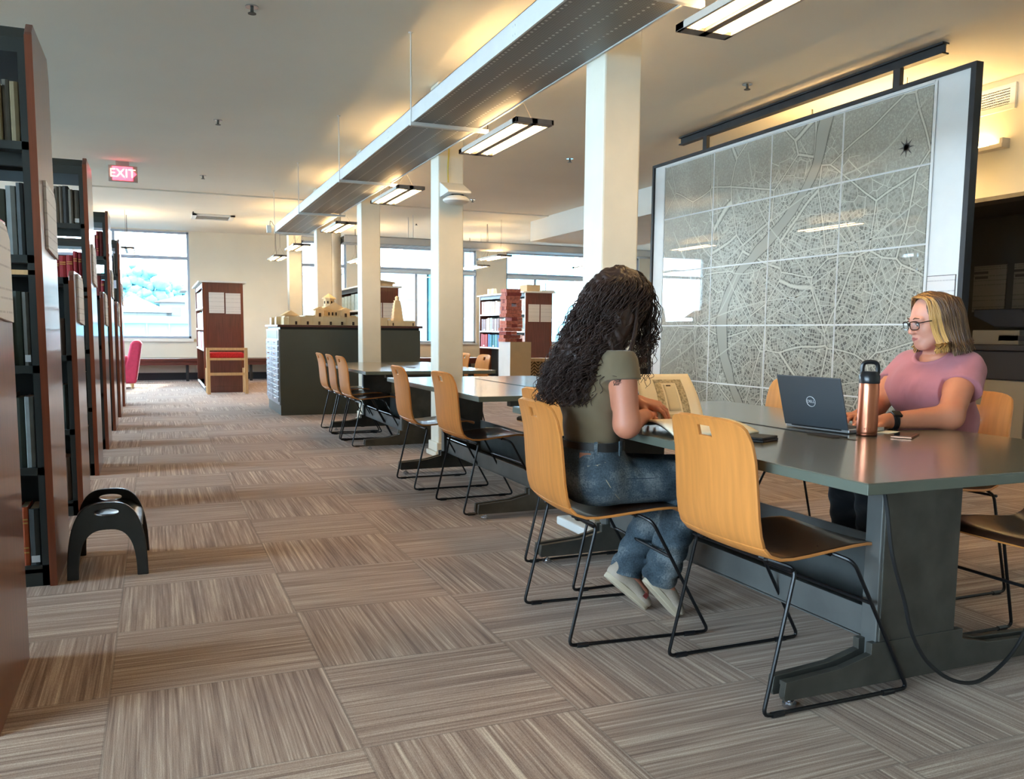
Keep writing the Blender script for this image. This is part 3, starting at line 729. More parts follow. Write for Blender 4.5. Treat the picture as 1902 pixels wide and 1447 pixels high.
PAL = {0: [CV[i] for i in (1, 0, 2, 5, 3)], 1: [CV[i] for i in (0, 1, 4, 3, 2, 5, 1, 4, 2, 11)], 2: [CV[i] for i in (3, 1, 5, 2)], 3: [CV[i] for i in (4, 5, 0, 2)], 5: [CV[7], CV[8]], 7: [CV[6], CV[1], CV[2]]}
CNT = {1: 9, 2: 5, 3: 8, 4: 4, 5: 5, 6: 3, 7: 4}
rb = random.Random(21)
SHN = {5: ['top shelf', 'second shelf down', 'middle shelf', 'fourth shelf down', 'bottom shelf'], 3: ['top shelf', 'middle shelf', 'bottom shelf']}
for k, cnt in CNT.items():
    tall = k % 2 == 1; sh = SHELF_T if tall else SHELF_S; yn = YN[k]
    for si, z in enumerate(sh):
        if k == 6 and si == 2: continue
        x = EX-.062
        up = (sh[si-1]-z if si else (2.30-z if tall else .44))
        for i in range(cnt):
            pal = PAL.get(k, PAL[2])
            if k == 3 and si in (1,): pal = [CV[7]]
            if k == 1 and si == 4 and i in (1, 3): pal = [CV[9]]
            if k == 5: pal = [CV[7], CV[8]] if si < 3 else [CV[8], CV[1]]
            c = rb.choice(pal)
            th = rb.uniform(.026, .05); h = min(up-.06, rb.uniform(.22, .30) if not (k == 1 and si in (2, 3)) else rb.uniform(.30, .33))
            if k == 1 and si == 1: h = rb.uniform(.27, .31)
            x -= th/2
            book(x, yn+rb.uniform(.03, .06), z, th-.002, h, rb.uniform(.17, .22), c, 'x',
                 '%s book, %s from the end panel, %s, %s bookcase from the camera' % (CN[c], ORD[i], SHN[5 if tall else 3][si], CASEN[k]),
                 'books in the %s left bookcase' % CASEN[k], gilt=(c == CV[7] or rb.random() < .05), slip=rb.random() < .35)
            x -= th/2
# grey box and small papers among the books on the second case
o = MB().box(-.80, -.49, 4.28, 4.36, .095, .30).build('storage_box', mat('grey_box', (70, 74, 78), .6), base=True, bevel=.004)
bpy.data.objects.remove(o)

# ------------------------------------------------------------------ step stool
def stool():
    t = thing('step_stool', 'black plastic arched step stool on the carpet beside the second bookcase', 'stool', (-.235, 4.53, 0))
    W, D, H, th = .165, .20, .345, .02
    mb = MB()
    # outer arch: x = a(s), z = b(s); s 0..1 left foot to right foot
    n = 36
    def outer(s):
        a = PI*s; c = -math.cos(a); q = math.sin(a)
        return (W*math.copysign(abs(c)**.62, c), H*(q**.72))
    def inner(s):
        a = PI*s; c = -math.cos(a); q = math.sin(a)
        return ((W-.047)*math.copysign(abs(c)**.7, c), (H-.125)*(q**.72))
    def face(y0, y1, lean):

        # ring between outer and inner arch, with an oval hand hole near the top
        hole = [(.052*math.cos(2*PI*i/20), H-.045+.016*math.sin(2*PI*i/20)) for i in range(20)]
        import bmesh
        bm = bmesh.new()
        loop = [outer(i/n) for i in range(n+1)]+[inner(1-i/n) for i in range(n+1)]
        vv = [bm.verts.new((p[0], 0, p[1])) for p in loop]
        es = [bm.edges.new((vv[i], vv[(i+1) % len(vv)])) for i in range(len(vv))]
        hv = [bm.verts.new((p[0], 0, p[1])) for p in hole]
        es += [bm.edges.new((hv[i], hv[(i+1) % 20])) for i in range(20)]
        bmesh.ops.triangle_fill(bm, use_beauty=True, edges=es)
        bm.verts.index_update()
        tv = [tuple(v.co) for v in bm.verts]; tf = [tuple(v.index for v in f.verts) for f in bm.faces]
        bm.free()
        N0 = len(tv)
        def P(p, y): return (p[0]*(1+lean*(H-p[2])), y+lean*(H-p[2])*(1 if y > 0 else -1), p[2])
        vs = [P(p, y0) for p in tv]+[P(p, y1) for p in tv]
        fs = tf+[tuple(i+N0 for i in reversed(f)) for f in tf]
        m = len(loop)
        for i in range(m): j = (i+1) % m; fs.append((i, j, j+N0, i+N0))
        for i in range(20): j = (i+1) % 20; fs.append((m+i, m+j, m+j+N0, m+i+N0))
        mb.add(vs, fs)
    face(-D, -D+th, .12); mb.build('arched_side', black_plastic, t, bevel=.004, seg=2); mb = MB(); face(D-th, D, .12)
    # saddle seat joining the two arches, dished between them
    vs = []; nu, nv = 28, 12
    for i in range(nu+1):
        s = .17+.66*i/nu; x, z = outer(s)
        for j in range(nv+1):
            v = j/nv; y = -D+th*.5+(2*D-th)*v; dip = (.068+.022*math.sin(PI*v))*max(0, math.sin(PI*(i/nu)))**.6
            vs.append((x*(1-.0*v), y, z-.004-dip))
    fs = [(i*(nv+1)+j, i*(nv+1)+j+1, (i+1)*(nv+1)+j+1, (i+1)*(nv+1)+j) for i in range(nu) for j in range(nv)]
    mb.build('arched_side', black_plastic, t, bevel=.004, seg=2)
    s2 = MB().add(vs, fs).build('seat', black_plastic, t, smooth=True)
    so = s2.modifiers.new('solid', 'SOLIDIFY'); so.thickness = .014
    return t
stool()

# ------------------------------------------------------------------ chairs
PROF = [(.195, .466), (.182, .480), (.160, .490), (.12, .496), (.06, .495), (0, .490), (-.06, .485), (-.12, .479), (-.18, .475), (-.225, .477), (-.262, .490), (-.286, .515), (-.298, .550),
        (-.306, .60), (-.311, .66), (-.316, .72), (-.322, .775), (-.330, .815), (-.334, .832), (-.345, .868), (-.350, .880), (-.354, .888), (-.357, .893), (-.359, .896)]
WID = [.150, .185, .200, .210, .214, .216, .217, .217, .217, .217, .217, .217, .217, .216, .214, .212, .210, .207, .205, .193, .180, .160, .130, .085]
UU = [-1, -.93, -.8, -.6, -.4, -.17, .17, .4, .6, .8, .93, 1]
def shell(i0, i1, name, mats, parent, hole=False):
    vs = []; nu = len(UU)
    for i in range(i0, i1):
        x, z = PROF[i]; w = WID[i]
        isback = max(0, min(1, (i-9)/4))
        for u in UU:
            if i < 9: vs.append((x, u*w, z-.010*(1-abs(u)**2)*min(1, i/3)))
            else: vs.append((x-.016*(1-(u*w/.217)**2)*isback, u*w, z-.010*(1-u*u)*(1-isback)))
    fs = []
    for i in range(i1-i0-1):
        for j in range(nu-1):
            if hole and (i+i0) in (18,) and j == 5: continue
            fs.append((i*nu+j, i*nu+j+1, (i+1)*nu+j+1, (i+1)*nu+j))
    me = bpy.data.meshes.new(name); me.from_pydata(vs, [], fs)
    for m in mats: me.materials.append(m)
    me.polygons.foreach_set('use_smooth', [True]*len(fs)); me.update()
    o = bpy.data.objects.new(name, me); COL.objects.link(o); o.parent = parent
    s = o.modifiers.new('ply', 'SOLIDIFY'); s.thickness = .011; s.offset = -1; s.material_offset = 1; s.material_offset_rim = 1
    b = o.modifiers.new('bevel', 'BEVEL'); b.width = .002; b.segments = 2; b.limit_method = 'ANGLE'; b.angle_limit = math.radians(50)
    return o
def make_chair(label, back_in=None, name='plywood_chair'):
    t = thing(name, label, 'chair')
    shell(0, 12, 'seat', [seat_brown, maple], t)
    shell(11, len(PROF), 'backrest', [back_in or maple_in, maple], t, hole=True)
    for s in (-1, 1):
        y = s*.258
        P = [(-.255, s*.15, .468), (-.20, y*.98, .452), (-.305, y, .010), (.272, y, .010), (.025, y*.98, .452), (-.03, s*.15, .478)]
        MB().tube(round_path(P, .028), .0065, 8).build('side_frame', black_metal, t, smooth=True)
        for gx in (-.25, .19): MB().cyl((0, 0), .0095, -.022, .022, 10).xf(Matrix.Translation((gx, y, .009)) @ Matrix.Rotation(PI/2, 4, 'Y')).build('glide', black_plastic, t)
    MB().tube([(.105, -.255, .31), (.105, .255, .31)], .0062, 8).build('front_crossbar', black_metal, t, smooth=True)
    MB().tube([(-.215, -.255, .448), (-.215, .255, .448)], .0062, 8).tube([(-.02, -.2, .466), (-.02, .2, .466)], .0062, 8).ell((-.235, -.17, .463), (.02, .014, .012), 8, 6).ell((-.235, .17, .463), (.02, .014, .012), 8, 6).build('seat_bearer', black_metal, t, smooth=True)
    return t
GC = 'plywood chairs at the study tables'
c0 = make_chair('empty plywood chair nearest the camera, left of the front table'); c0['group'] = GC
c0.location = (1.95, 2.24, 0)
def chair(x, y, rz, label): return dup(c0, (x, y, 0), rz, label, GC)
chair(1.685, 2.945, math.radians(-5), 'plywood chair the person with long curly hair sits on')
chair(1.975, 3.58, math.radians(1), 'empty plywood chair behind the curly-haired person at the front table')
chair(2.04, 5.25, math.radians(2), 'nearer of two empty chairs at the middle table, left side')
chair(2.00, 6.16, math.radians(-1), 'farther of two empty chairs at the middle table, left side')
chair(2.06, 8.62, 0.02, 'nearest of three empty chairs in a row at the farthest table')
chair(2.06, 9.20, -0.02, 'middle of three empty chairs in a row at the farthest table')
chair(2.07, 9.85, 0.0, 'farthest of three empty chairs in a row at the farthest table')
chair(3.19, 2.875, PI, 'plywood chair the person in the pink t-shirt sits on')
chair(3.06, 3.95, PI, 'empty plywood chair in front of the city plan, behind the laptop')
chair(2.78, 5.98, PI, 'empty plywood chair across the middle table, seat seen below the table edge')
chair(3.02, 8.95, PI, 'right one of two empty chairs across the farthest table')
chair(3.02, 9.62, PI, 'left one of two empty chairs across the farthest table')
cr = make_chair('plywood chair pushed under the near right end of the front table, cut by frame', back_in=seat_brown)
cr.location = (2.79, 2.02, 0); cr.rotation_euler = (0, 0, PI); cr['group'] = GC

# ------------------------------------------------------------------ tables
TT = .768
def table(x0, x1, y0, y1, fn, ff, label, name='study_table'):
    t = thing(name, label, 'table', ((x0+x1)/2, (y0+y1)/2, 0), 0, 'long grey study tables')
    xc = x0+.58
    MB().box(x0, x1, y0, y1, TT-.003, TT).build('tabletop', table_m, t, world=True)
    MB().box(x0-.001, x1+.001, y0-.001, y1+.001, TT-.032, TT-.003).build('tabletop_edge', table_edge, t, world=True, bevel=.002)
    xs = (x0+x1)/2
    MB().box(xs-.009, xs+.009, max(y0+.35, fn+.35), y1-.35, TT-.001, TT+.0012).build('cable_slot', rubber, t, world=True)
    MB().box(xs-.035, xs+.035, fn+.42, fn+.56, TT, TT+.004).build('cable_flap', rubber, t, world=True, bevel=.002)
    for k, y in enumerate((fn, ff)):
        s = 1 if k == 0 else -1
        mb = MB()
        mb.box(xc-.165, xc+.165, y-.035*1, y+.035, .17, TT-.05)
        mb.build('leg', dark_steel, t, world=True, bevel=.004)
        MB().box(xc-.175, xc-.155, y-.03, y+.035, .12, TT-.04).build('leg_channel', blue_steel, t, world=True, bevel=.003) if s > 0 else MB().box(xc-.175, xc-.155, y-.035, y+.03, .12, TT-.04).build('leg_channel', blue_steel, t, world=True, bevel=.003)
        xa, xb = x0+.045, x1-.045
        poly = [(xa, .038), (xa-.006, .052), (xa, .098), (xc-.32, .112), (xc-.20, .140), (xc-.20, .175), (xc+.20, .175), (xc+.20, .140), (xc+.32, .112), (xb, .098), (xb+.006, .052), (xb, .038)]
        MB().prism(poly, 'y', y-.04, y-.015).prism(poly, 'y', y+.015, y+.04).box(xa+.02, xb-.02, y-.015, y+.015, .07, .085).build('foot_beam', dark_steel, t, world=True, bevel=.002)
        for gx in (xa+.05, xb-.05): MB().cyl((gx, y), .006, .02, .08, 8).cyl((gx, y), .022, 0, .012, 14).cyl((gx, y), .014, .012, .02, 12).build('levelling_foot', chrome, t, world=True)
        MB().box(xc-.20, xc+.22, y-.05, y+.05, TT-.062, TT-.032).box(x0+.25, x1-.25, y-.03, y+.03, TT-.075, TT-.032).build('top_bracket', dark_steel, t, world=True, bevel=.003)
    # low channel between the legs
    mb = MB().box(xc-.15, xc-.142, fn, ff, .165, .265).box(xc-.15, xc+.15, fn, ff, .160, .168).box(xc+.142, xc+.15, fn, ff, .165, .42)
    mb.build('stretcher_channel', blue_steel, t, world=True)
    return t
T1_ = table(1.69, 2.99, 1.665, 4.06, 2.03, 3.82, 'grey study table in the foreground with laptop, bottle and open book')
table(1.745, 3.04, 4.715, 6.88, 4.86, 6.66, 'middle grey study table reflecting the windows, between two columns')
table(1.80, 3.10, 7.90, 10.25, 8.16, 9.85, 'farthest grey study table in front of the dark drawer cabinet')
o = MB().box(2.10, 2.24, 3.98, 4.38, .05, .10).build('power_strip_box', white_metal, base=True, bevel=.01)
tag(o, 'white plastic box on the floor under the front tables', 'box')
o = MB().tube([(2.075, 2.0, .735), (2.06, 1.95, .62), (2.07, 1.93, .48), (2.13, 1.93, .33), (2.17, 1.93, .22), (2.24, 1.93, .12), (2.33, 1.92, .05), (2.44, 1.92, .018), (2.54, 1.93, .030), (2.63, 1.93, .085), (2.69, 1.93, .16), (2.76, 1.93, .30), (2.80, 1.95, .45)], .0065, 8, sub=6).build('power_cord', rubber, T1_, world=True, smooth=True)

# ------------------------------------------------------------------ drawer cabinet with architectural models
t = thing('drawer_cabinet', 'large dark grey flat-file cabinet carrying wooden architectural models', 'cabinet', (2.5, 12.45, 0))
MB().box(1.53, 3.47, 11.78, 13.12, .0, 1.155).build('cabinet_body', green_grey, t, world=True, bevel=.003)
MB().box(1.50, 3.50, 11.755, 13.15, 1.185, 1.215).build('cabinet_top', cherry, t, world=True, bevel=.003)
MB().box(1.54, 3.46, 11.80, 13.1, 1.155, 1.185).build('shadow_rail', black_metal, t, world=True)
MB().box(1.515, 1.53, 11.79, 13.11, .14, 1.155).build('drawer_carcass', drawer_m, t, world=True)
MB().box(1.510, 1.516, 11.90, 13.0, 1.03, 1.14).build('recess_panel', black_metal, t, world=True)
for k in range(11):
    z = .18+k*.076
    for j in range(2):
        ya = 11.83+j*.64
        d = MB().box(1.503, 1.516, ya, ya+.61, z, z+.066).build('drawer', drawer_m, t, world=True, bevel=.002)
        h = MB().box(1.492, 1.503, ya+.22, ya+.38, z+.026, z+.040).build('drawer_handle', chrome, None)
        h.parent = d; h.location = (-t.location[0], -t.location[1], -t.location[2])
MB().box(1.60, 3.4, 11.84, 13.06, -.001, .01).build('plinth', black_metal, t, world=True)

def gable(mb, x0, x1, y0, y1, z0, zr, mi=0, ov=.02):
    xc = (x0+x1)/2
    mb.prism([(x0-ov, z0), (x1+ov, z0), (xc, zr)], 'y', y0-ov, y1+ov, mi)
def doors(mb, xs, y, z0, w=.028, h=.045):
    for x in xs: mb.box(x-w/2, x+w/2, y-.004, y+.002, z0, z0+h, 1)
Z = 1.215
t = thing('architectural_model', 'long pale wooden palace model with domed tower on the drawer cabinet', 'model', (2.3, 12.4, Z))
mb = MB(); F = 11.86
mb.box(1.66, 3.02, F, F+.30, Z, Z+.105).box(1.60, 1.67, F+.02, F+1.0, Z, Z+.10)
for k in range(9): mb.box(1.66+k*.155, 1.664+k*.155, F-.006, F, Z, Z+.105)
for k in range(9): mb.box(1.66+k*.155, 1.812+k*.155, F-.010, F, Z+.098, Z+.112)
doors(mb, [1.76+.155*k for k in range(8)], F-.004, Z+.004)
mb.build('arcade_block', [model_wood, model_dark], t, world=True)
mb = MB().box(1.54, 1.60, F+.30, F+.42, Z, Z+.11).box(1.50, 1.54, F+.5, F+.7, Z, Z+.10)
gable(mb, 1.64, 1.84, F+.35, F+.6, Z+.13, Z+.20); mb.box(1.66, 1.82, F+.35, F+.6, Z, Z+.13)
mb.build('gatehouse', [model_wood, model_dark], t, world=True)
mb = MB()
mb.box(1.95, 2.66, F+.40, F+.95, Z, Z+.14)
mb.box(2.08, 2.20, F+.34, F+.5, Z, Z+.21).box(2.44, 2.56, F+.34, F+.5, Z, Z+.21)
gable(mb, 2.06, 2.22, F+.33, F+.52, Z+.21, Z+.26); gable(mb, 2.42, 2.58, F+.33, F+.52, Z+.21, Z+.25)
mb.box(2.22, 2.44, F+.42, F+.7, Z, Z+.25); gable(mb, 2.16, 2.56, F+.45, F+.75, Z+.20, Z+.33)
doors(mb, [2.14, 2.50], F+.335, Z+.12, .03, .05); doors(mb, [2.28, 2.33, 2.38], F+.415, Z+.14, .02, .045)
mb.cyl((2.30, F+.52), .075, Z+.25, Z+.37, 8).cyl((2.30, F+.52), .10, Z+.37, Z+.385, 8).cyl((2.30, F+.52), .10, Z+.385, Z+.45, 8, .005)
for k in range(8):
    a = PI/8+k*PI/4; mb.mbox(Matrix.Translation((2.30+.071*math.cos(a), F+.52+.071*math.sin(a), Z+.325)) @ Matrix.Rotation(a, 4, 'Z'), .003, .010, .018, 1)
mb.box(2.70, 2.98, F+.40, F+.9, Z, Z+.13)
mb.build('palace_block', [model_wood, model_dark], t, world=True)
t = thing('architectural_model', 'pale wooden walled model at the right end of the drawer cabinet', 'model', (3.25, 12.3, Z))
mb = MB().box(3.03, 3.42, F, F+.9, Z, Z+.075); doors(mb, [3.10, 3.39], F-.001, Z+.004, .016, .04); mb.box(3.22, 3.223, F-.003, F, Z, Z+.075)
mb.build('walled_base', [model_wood, model_dark], t, world=True)
t = thing('architectural_model', 'stepped wooden tower model with a round cap on the right model base', 'model', (3.27, 12.28, Z+.075))
mb = MB(); z = Z+.075
for w, h in ((.075, .035), (.068, .045), (.063, .05), (.058, .05), (.052, .045), (.046, .04), (.038, .03)):
    mb.box(3.27-w, 3.27+w, 12.28-w, 12.28+w, z, z+h).box(3.27-w-.006, 3.27+w+.006, 12.28-w-.006, 12.28+w+.006, z+h-.006, z+h); z += h
mb.cyl((3.27, 12.28), .030, z, z+.03, 12); mb.ell((3.27, 12.28, z+.04), (.032, .032, .026), 12, 8)
mb.build('tower', model_wood, t, world=True)

# ------------------------------------------------------------------ free standing wooden bookcases
def free_case(x0, x1, y0, y1, label, rows, base='cases', shelfz=(.10, .78, 1.16, 1.55), H=2.0):
    t = thing('wooden_bookcase', label, 'bookcase', ((x0+x1)/2, (y0+y1)/2, 0), 0, 'free-standing wooden bookcases')
    for y in (y0, y1-.03):
        MB().box(x0, x1, y, y+.03, .12, H-.02).box(x0+.02, x1-.02, y+.002, y+.028, 0, .12).build('end_panel', mahog, t, world=True, bevel=.003)
    MB().box(x0, x0+.05, y0-.004, y0, .12, H-.02).box(x1-.05, x1, y0-.004, y0, .12, H-.02).build('edge_strip', mahog_edge, t, world=True)
    MB().box(x0-.06, x1+.06, y0-.04, y1+.04, H-.02, H+.01).build('top_board', white_paint, t, world=True)
    xc = (x0+x1)/2
    MB().box(xc-.01, xc+.01, y0+.03, y1-.03, .1, H-.02).build('centre_panel', shelf_steel, t, world=True)
    MB().box(x0+.03, x1-.03, y0+.03, y1-.03, 0, .10).build('plinth', kick_m, t, world=True)
    for z in shelfz: MB().box(x0+.005, x1-.005, y0+.03, y1-.03, z-.022, z).box(x0, x0+.008, y0+.03, y1-.03, z-.03, z+.004).build('shelf', white_metal, t, world=True)
    MB().box(x0+.01, x0+.02, y0+.03, y1-.03, H-.10, H-.02).build('top_rail', shelf_steel, t, world=True)
    return t
free_case(.80, 1.50, 16.45, 19.2, 'wooden bookcase with two notices standing alone near the left far window', 0)
free_case(3.70, 4.42, 16.5, 19.2, 'wooden bookcase with notices seen behind the stepped tower model', 0)
free_case(7.30, 7.93, 16.9, 19.7, 'wooden bookcase full of magazines behind the red block tower', 0)
pastel = [(206, 196, 200), (196, 204, 214), (226, 222, 218), (186, 190, 204), (214, 186, 184), (170, 196, 204), (232, 230, 228), (160, 150, 160)]
blues = [(70, 150, 180), (60, 110, 170), (210, 220, 226), (110, 180, 190), (40, 70, 120), (180, 60, 60)]
def cname(c):
    return {(206,196,200): 'pinkish grey', (196,204,214): 'pale blue-grey', (226,222,218): 'off-white', (186,190,204): 'lilac grey', (214,186,184): 'pale pink', (170,196,204): 'pale teal', (232,230,228): 'white', (160,150,160): 'mauve grey',
            (70,150,180): 'teal blue', (60,110,170): 'blue', (210,220,226): 'icy white', (110,180,190): 'aqua', (40,70,120): 'dark blue', (180,60,60): 'red'}[c]
rb = random.Random(5)
for si, (z, nm) in enumerate(((1.55, 'top shelf'), (1.16, 'second shelf'), (.78, 'third shelf'))):
    y = 19.64; n = 18
    for i in range(n):
        th = (19.64-16.98)/n
        c = rb.choice(pastel if si < 2 or i > 13 else blues)
        if si == 2 and i < 3: c = (180, 60, 60)
        book(7.31+rb.uniform(0, .02), y-th/2, z, th-.01, rb.uniform(.28, .315), .24, c, 'y',
             '%s magazine volume, %s from left, %s of the magazine bookcase' % (cname(c), ORD[i], nm), 'magazine volumes in the right far bookcase', slip=(i % 4 == 1))
        y -= th
for si, (z, nm) in enumerate(((1.55, 'top shelf'), (1.16, 'second shelf'), (.78, 'third shelf'))):
    n = 9
    for i in range(n):
        y = 16.62+i*.28
        c = rb.choice(((196,204,214), (226,222,218), (110,180,190), (232,230,228))) if si < 2 else rb.choice(((180,60,60), (210,220,226), (214,186,184)))
        book(.815, y, z, .24, rb.uniform(.28, .32), .24, c, 'y', '%s volume, %s from near end, %s, lone bookcase by left window' % (cname(c), ORD[i], nm), 'volumes in the lone far bookcase')
    for i in range(7):
        y = 16.75+i*.34
        if si < 2: book(3.715, y, z, .3, rb.uniform(.28, .32), .24, (170,196,204), 'y', 'pale teal volume, %s from near end, %s, bookcase behind models' % (ORD[i], nm), 'volumes in the middle far bookcase')
o = MB().box(.83, 1.12, 16.60, 16.9, .10, .42).build('green_box', mat('green_carton', (70, 160, 120), .6), base=True)
bpy.data.objects.remove(o)
def notice(x, z, y, label, w=.26, h=.37):
    o = MB().box(x-w/2, x+w/2, y-.006, y-.002, z-h/2, z+h/2).build('notice_sheet', notice_m, base=True); tag(o, label, 'notice', 'notices taped to bookcase ends')
notice(1.04, 1.62, 16.446, 'left printed notice on the end of the lone bookcase'); notice(1.325, 1.61, 16.446, 'right printed notice on the end of the lone bookcase')
notice(3.96, 1.50, 16.496, 'left printed notice on the bookcase behind the tower model'); notice(4.24, 1.50, 16.496, 'right printed notice on the bookcase behind the tower model')
notice(7.50, 1.55, 16.896, 'left printed notice on the bookcase beside the red block tower'); notice(7.785, 1.55, 16.896, 'right printed notice on the bookcase beside the red block tower')
# wooden chair with red seat in front of the lone bookcase
t = thing('wooden_chair', 'light wooden chair with red woven seat backed against the lone bookcase', 'chair', (1.16, 16.0, 0))
for x in (.845, 1.485):
    MB().box(x-.03, x+.03, 15.98, 16.02, 0, .82).build('leg', birch, t, world=True, bevel=.004)
    MB().box(x-.03, x+.03, 16.34, 16.38, 0, .45).build('leg', birch, t, world=True, bevel=.004)
MB().box(.845, 1.485, 15.985, 16.015, .775, .82).build('top_rail', birch, t, world=True, bevel=.004)
MB().box(.845, 1.485, 15.985, 16.015, .33, .38).build('lower_rail', birch, t, world=True, bevel=.004)
MB().box(.875, 1.455, 16.0, 16.37, .64, .735).build('woven_seat', red_fabric, t, world=True, bevel=.02)
MB().box(.87, 1.46, 15.99, 16.03, .60, .64).build('seat_frame', birch, t, world=True)

# things on top of the far bookcases and the plinth
o = MB().box(4.02, 4.36, 16.7, 17.1, 2.01, 2.09).prism([(3.95, 2.09), (4.42, 2.07), (4.40, 2.10), (4.0, 2.15)], 'y', 16.7, 17.1).build('cardboard_model', card, base=True); tag(o, 'tan cardboard model lying on the bookcase behind the tower model', 'model')
o = MB().box(7.42, 7.74, 17.1, 17.5, 2.01, 2.16).build('cardboard_box', card, base=True, bevel=.004); tag(o, 'tan cardboard box on top of the magazine bookcase', 'box')
o = MB().box(7.72, 8.02, 16.98, 17.3, 2.01, 2.045).box(7.86, 7.872, 17.1, 17.112, 2.045, 2.22).build('white_site_model', white_paint, base=True); tag(o, 'white site model with a thin mast on the magazine bookcase', 'model')
o = MB().box(7.33, 7.50, 19.2, 19.5, 2.01, 2.03).box(7.35, 7.42, 19.22, 19.3, 2.03, 2.15).prism([(7.42, 2.03), (7.52, 2.03), (7.50, 2.17), (7.43, 2.16)], 'y', 19.1, 19.4).build('paper_house_model', white_paint, base=True); tag(o, 'small white paper house model at the far end of the magazine bookcase', 'model')
t = thing('display_plinth', 'white and tan square plinth carrying the red block tower', 'plinth', (5.97, 14.25, 0))
MB().box(5.77, 6.17, 14.0, 14.55, 0, .97).build('plinth_box', card, t, world=True, bevel=.002)
MB().box(5.766, 5.77, 14.0, 14.55, 0, .97).build('whiter_left_side', white_paint, t, world=True)  # whiter sheet laid over the left side only
t = thing('block_tower', 'tall red stacked block tower model standing on the plinth', 'model', (5.85, 14.2, .972))
rb = random.Random(9); z = .972; L0 = 0
while z < 1.87:
    h = .062
    w = .165-.03*((z-.97)/.9)
    sh = rb.uniform(-.015, .015)
    for k in range(3):
        if rb.random() < .12: continue
        a = -w+k*2*w/3
        m = rb.choice([0, 0, 0, 1])
        if L0 % 2 == 0: mb = MB().box(5.85+sh+a+.002, 5.85+sh+a+2*w/3-.002, 14.2-w, 14.2+w, z, z+h-.003)
        else: mb = MB().box(5.85+sh-w, 5.85+sh+w, 14.2+a+.002, 14.2+a+2*w/3-.002, z, z+h-.003)
        mb.build('block', brick_red if m == 0 else brick_dark, t, world=True)
    z += h; L0 += 1
t = thing('radiator_cover', 'light wooden radiator cover with herringbone lattice beside the plinth', 'radiator cover', (6.8, 14.7, 0))
mb = MB().box(6.25, 7.4, 14.6, 14.9, .60, .66).box(6.25, 6.30, 14.6, 14.9, 0, .6).box(7.35, 7.4, 14.6, 14.9, 0, .6).box(6.25, 7.4, 14.6, 14.9, 0, .05)
mb.build('frame', birch, t, world=True)
MB().box(6.3, 7.35, 14.66, 14.67, .05, .6).build('dark_backing', mat('lattice_shadow_wood', (120, 92, 60), .8), t, world=True)
mb = MB()
for i in range(14):
    for j in range(9):
        x = 6.34+i*.075; z = .08+j*.06; a = PI/4 if i % 2 else -PI/4
        mb.mbox(Matrix.Translation((x, 14.65, z+.02)) @ Matrix.Rotation(a, 4, 'Y'), .045, .005, .008)
mb.build('lattice', birch, t, world=True)
# crimson armchair
t = thing('armchair', 'crimson upholstered armchair partly hidden by the bookcases near the window', 'armchair', (-.80, 18.15, 0))
import bmesh
mb = MB()
prof = [(0, .10), (.44, .10), (.52, .60), (.56, .86), (.53, .91), (.44, .93), (.36, .88), (.30, .62), (.24, .46), (0, .42)]
mb.prism([(-.80+a, z) for a, z in prof], 'y', 17.85, 18.55)
mb.prism([(-1.25, .10), (-.80, .10), (-.80, .44), (-1.25, .46)], 'y', 17.85, 18.55)
mb.build('upholstery', armchair_m, t, world=True, bevel=.05, seg=4)
MB().box(-1.22, -.50, 17.85, 17.97, .12, .62).box(-1.22, -.50, 18.43, 18.55, .12, .62).build('armrest', armchair_m, t, world=True, bevel=.05, seg=4)
for x in (-.44, -1.18):
    for y in (17.92, 18.48): MB().cyl((x, y), .02, 0, .10, 10, .03).build('leg', birch, t, world=True)

# ------------------------------------------------------------------ the framed city plan
t = thing('map_board', 'huge framed engraved city plan under glass hanging from a ceiling rail', 'map', (5.5, 6.8, .02))
MB().box(5.515, 5.545, 4.66, 8.93, .03, 3.08).build('backing_board', white_paint, t, world=True)
fr = MB().box(5.49, 5.56, 4.615, 4.66, .02, 3.11).box(5.49, 5.56, 8.93, 8.965, .02, 3.11).box(5.49, 5.56, 4.66, 8.93, 3.08, 3.11).box(5.49, 5.56, 4.66, 8.93, .02, .05)
fr.build('board_frame', frame_black, t, world=True)
for y in (5.36, 7.945): MB().box(5.505, 5.545, y-.035, y+.035, 3.11, 3.25).build('hanging_post', frame_black, t, world=True)
MB().box(5.50, 5.57, 4.93, 8.44, 3.25, 3.262).box(5.50, 5.57, 4.93, 8.44, 3.322, 3.335).box(5.53, 5.54, 4.93, 8.44, 3.262, 3.322).build('ceiling_rail', frame_black, t, world=True)
ys = [4.985, 5.905, 6.835, 7.755, 8.70]; zs = [.06, .625, 1.235, 1.85, 2.455, 3.045]
for i in range(4):
    for j in range(5):
        MB().box(5.505, 5.515, ys[i]+.005, ys[i+1]-.005, zs[j]+.005, zs[j+1]-.005).build('map_panel', plan_m, t, world=True)
MB().box(5.5152, 5.517, 4.95, 8.735, .05, 3.075).build('panel_backing', mat('map_margin', (150, 152, 148), .6), t, world=True)
MB().box(5.503, 5.505, 4.955, 4.98, .05, 3.06).box(5.503, 5.505, 8.705, 8.73, .05, 3.06).box(5.503, 5.505, 4.98, 8.705, 3.05, 3.075).build('map_edge_strip', white_metal, t, world=True)
sm = MB()
for yy in ys[1:-1]: sm.box(5.5025, 5.505, yy-.008, yy-.001, .05, 3.06).box(5.5025, 5.505, yy+.003, yy+.008, .05, 3.06)
for zz in zs[1:-1]: sm.box(5.5025, 5.505, 4.98, 8.705, zz-.007, zz-.001).box(5.5025, 5.505, 4.98, 8.705, zz+.003, zz+.007)
sm.build('panel_joint', white_metal, t, world=True)
mb = MB()  # compass star
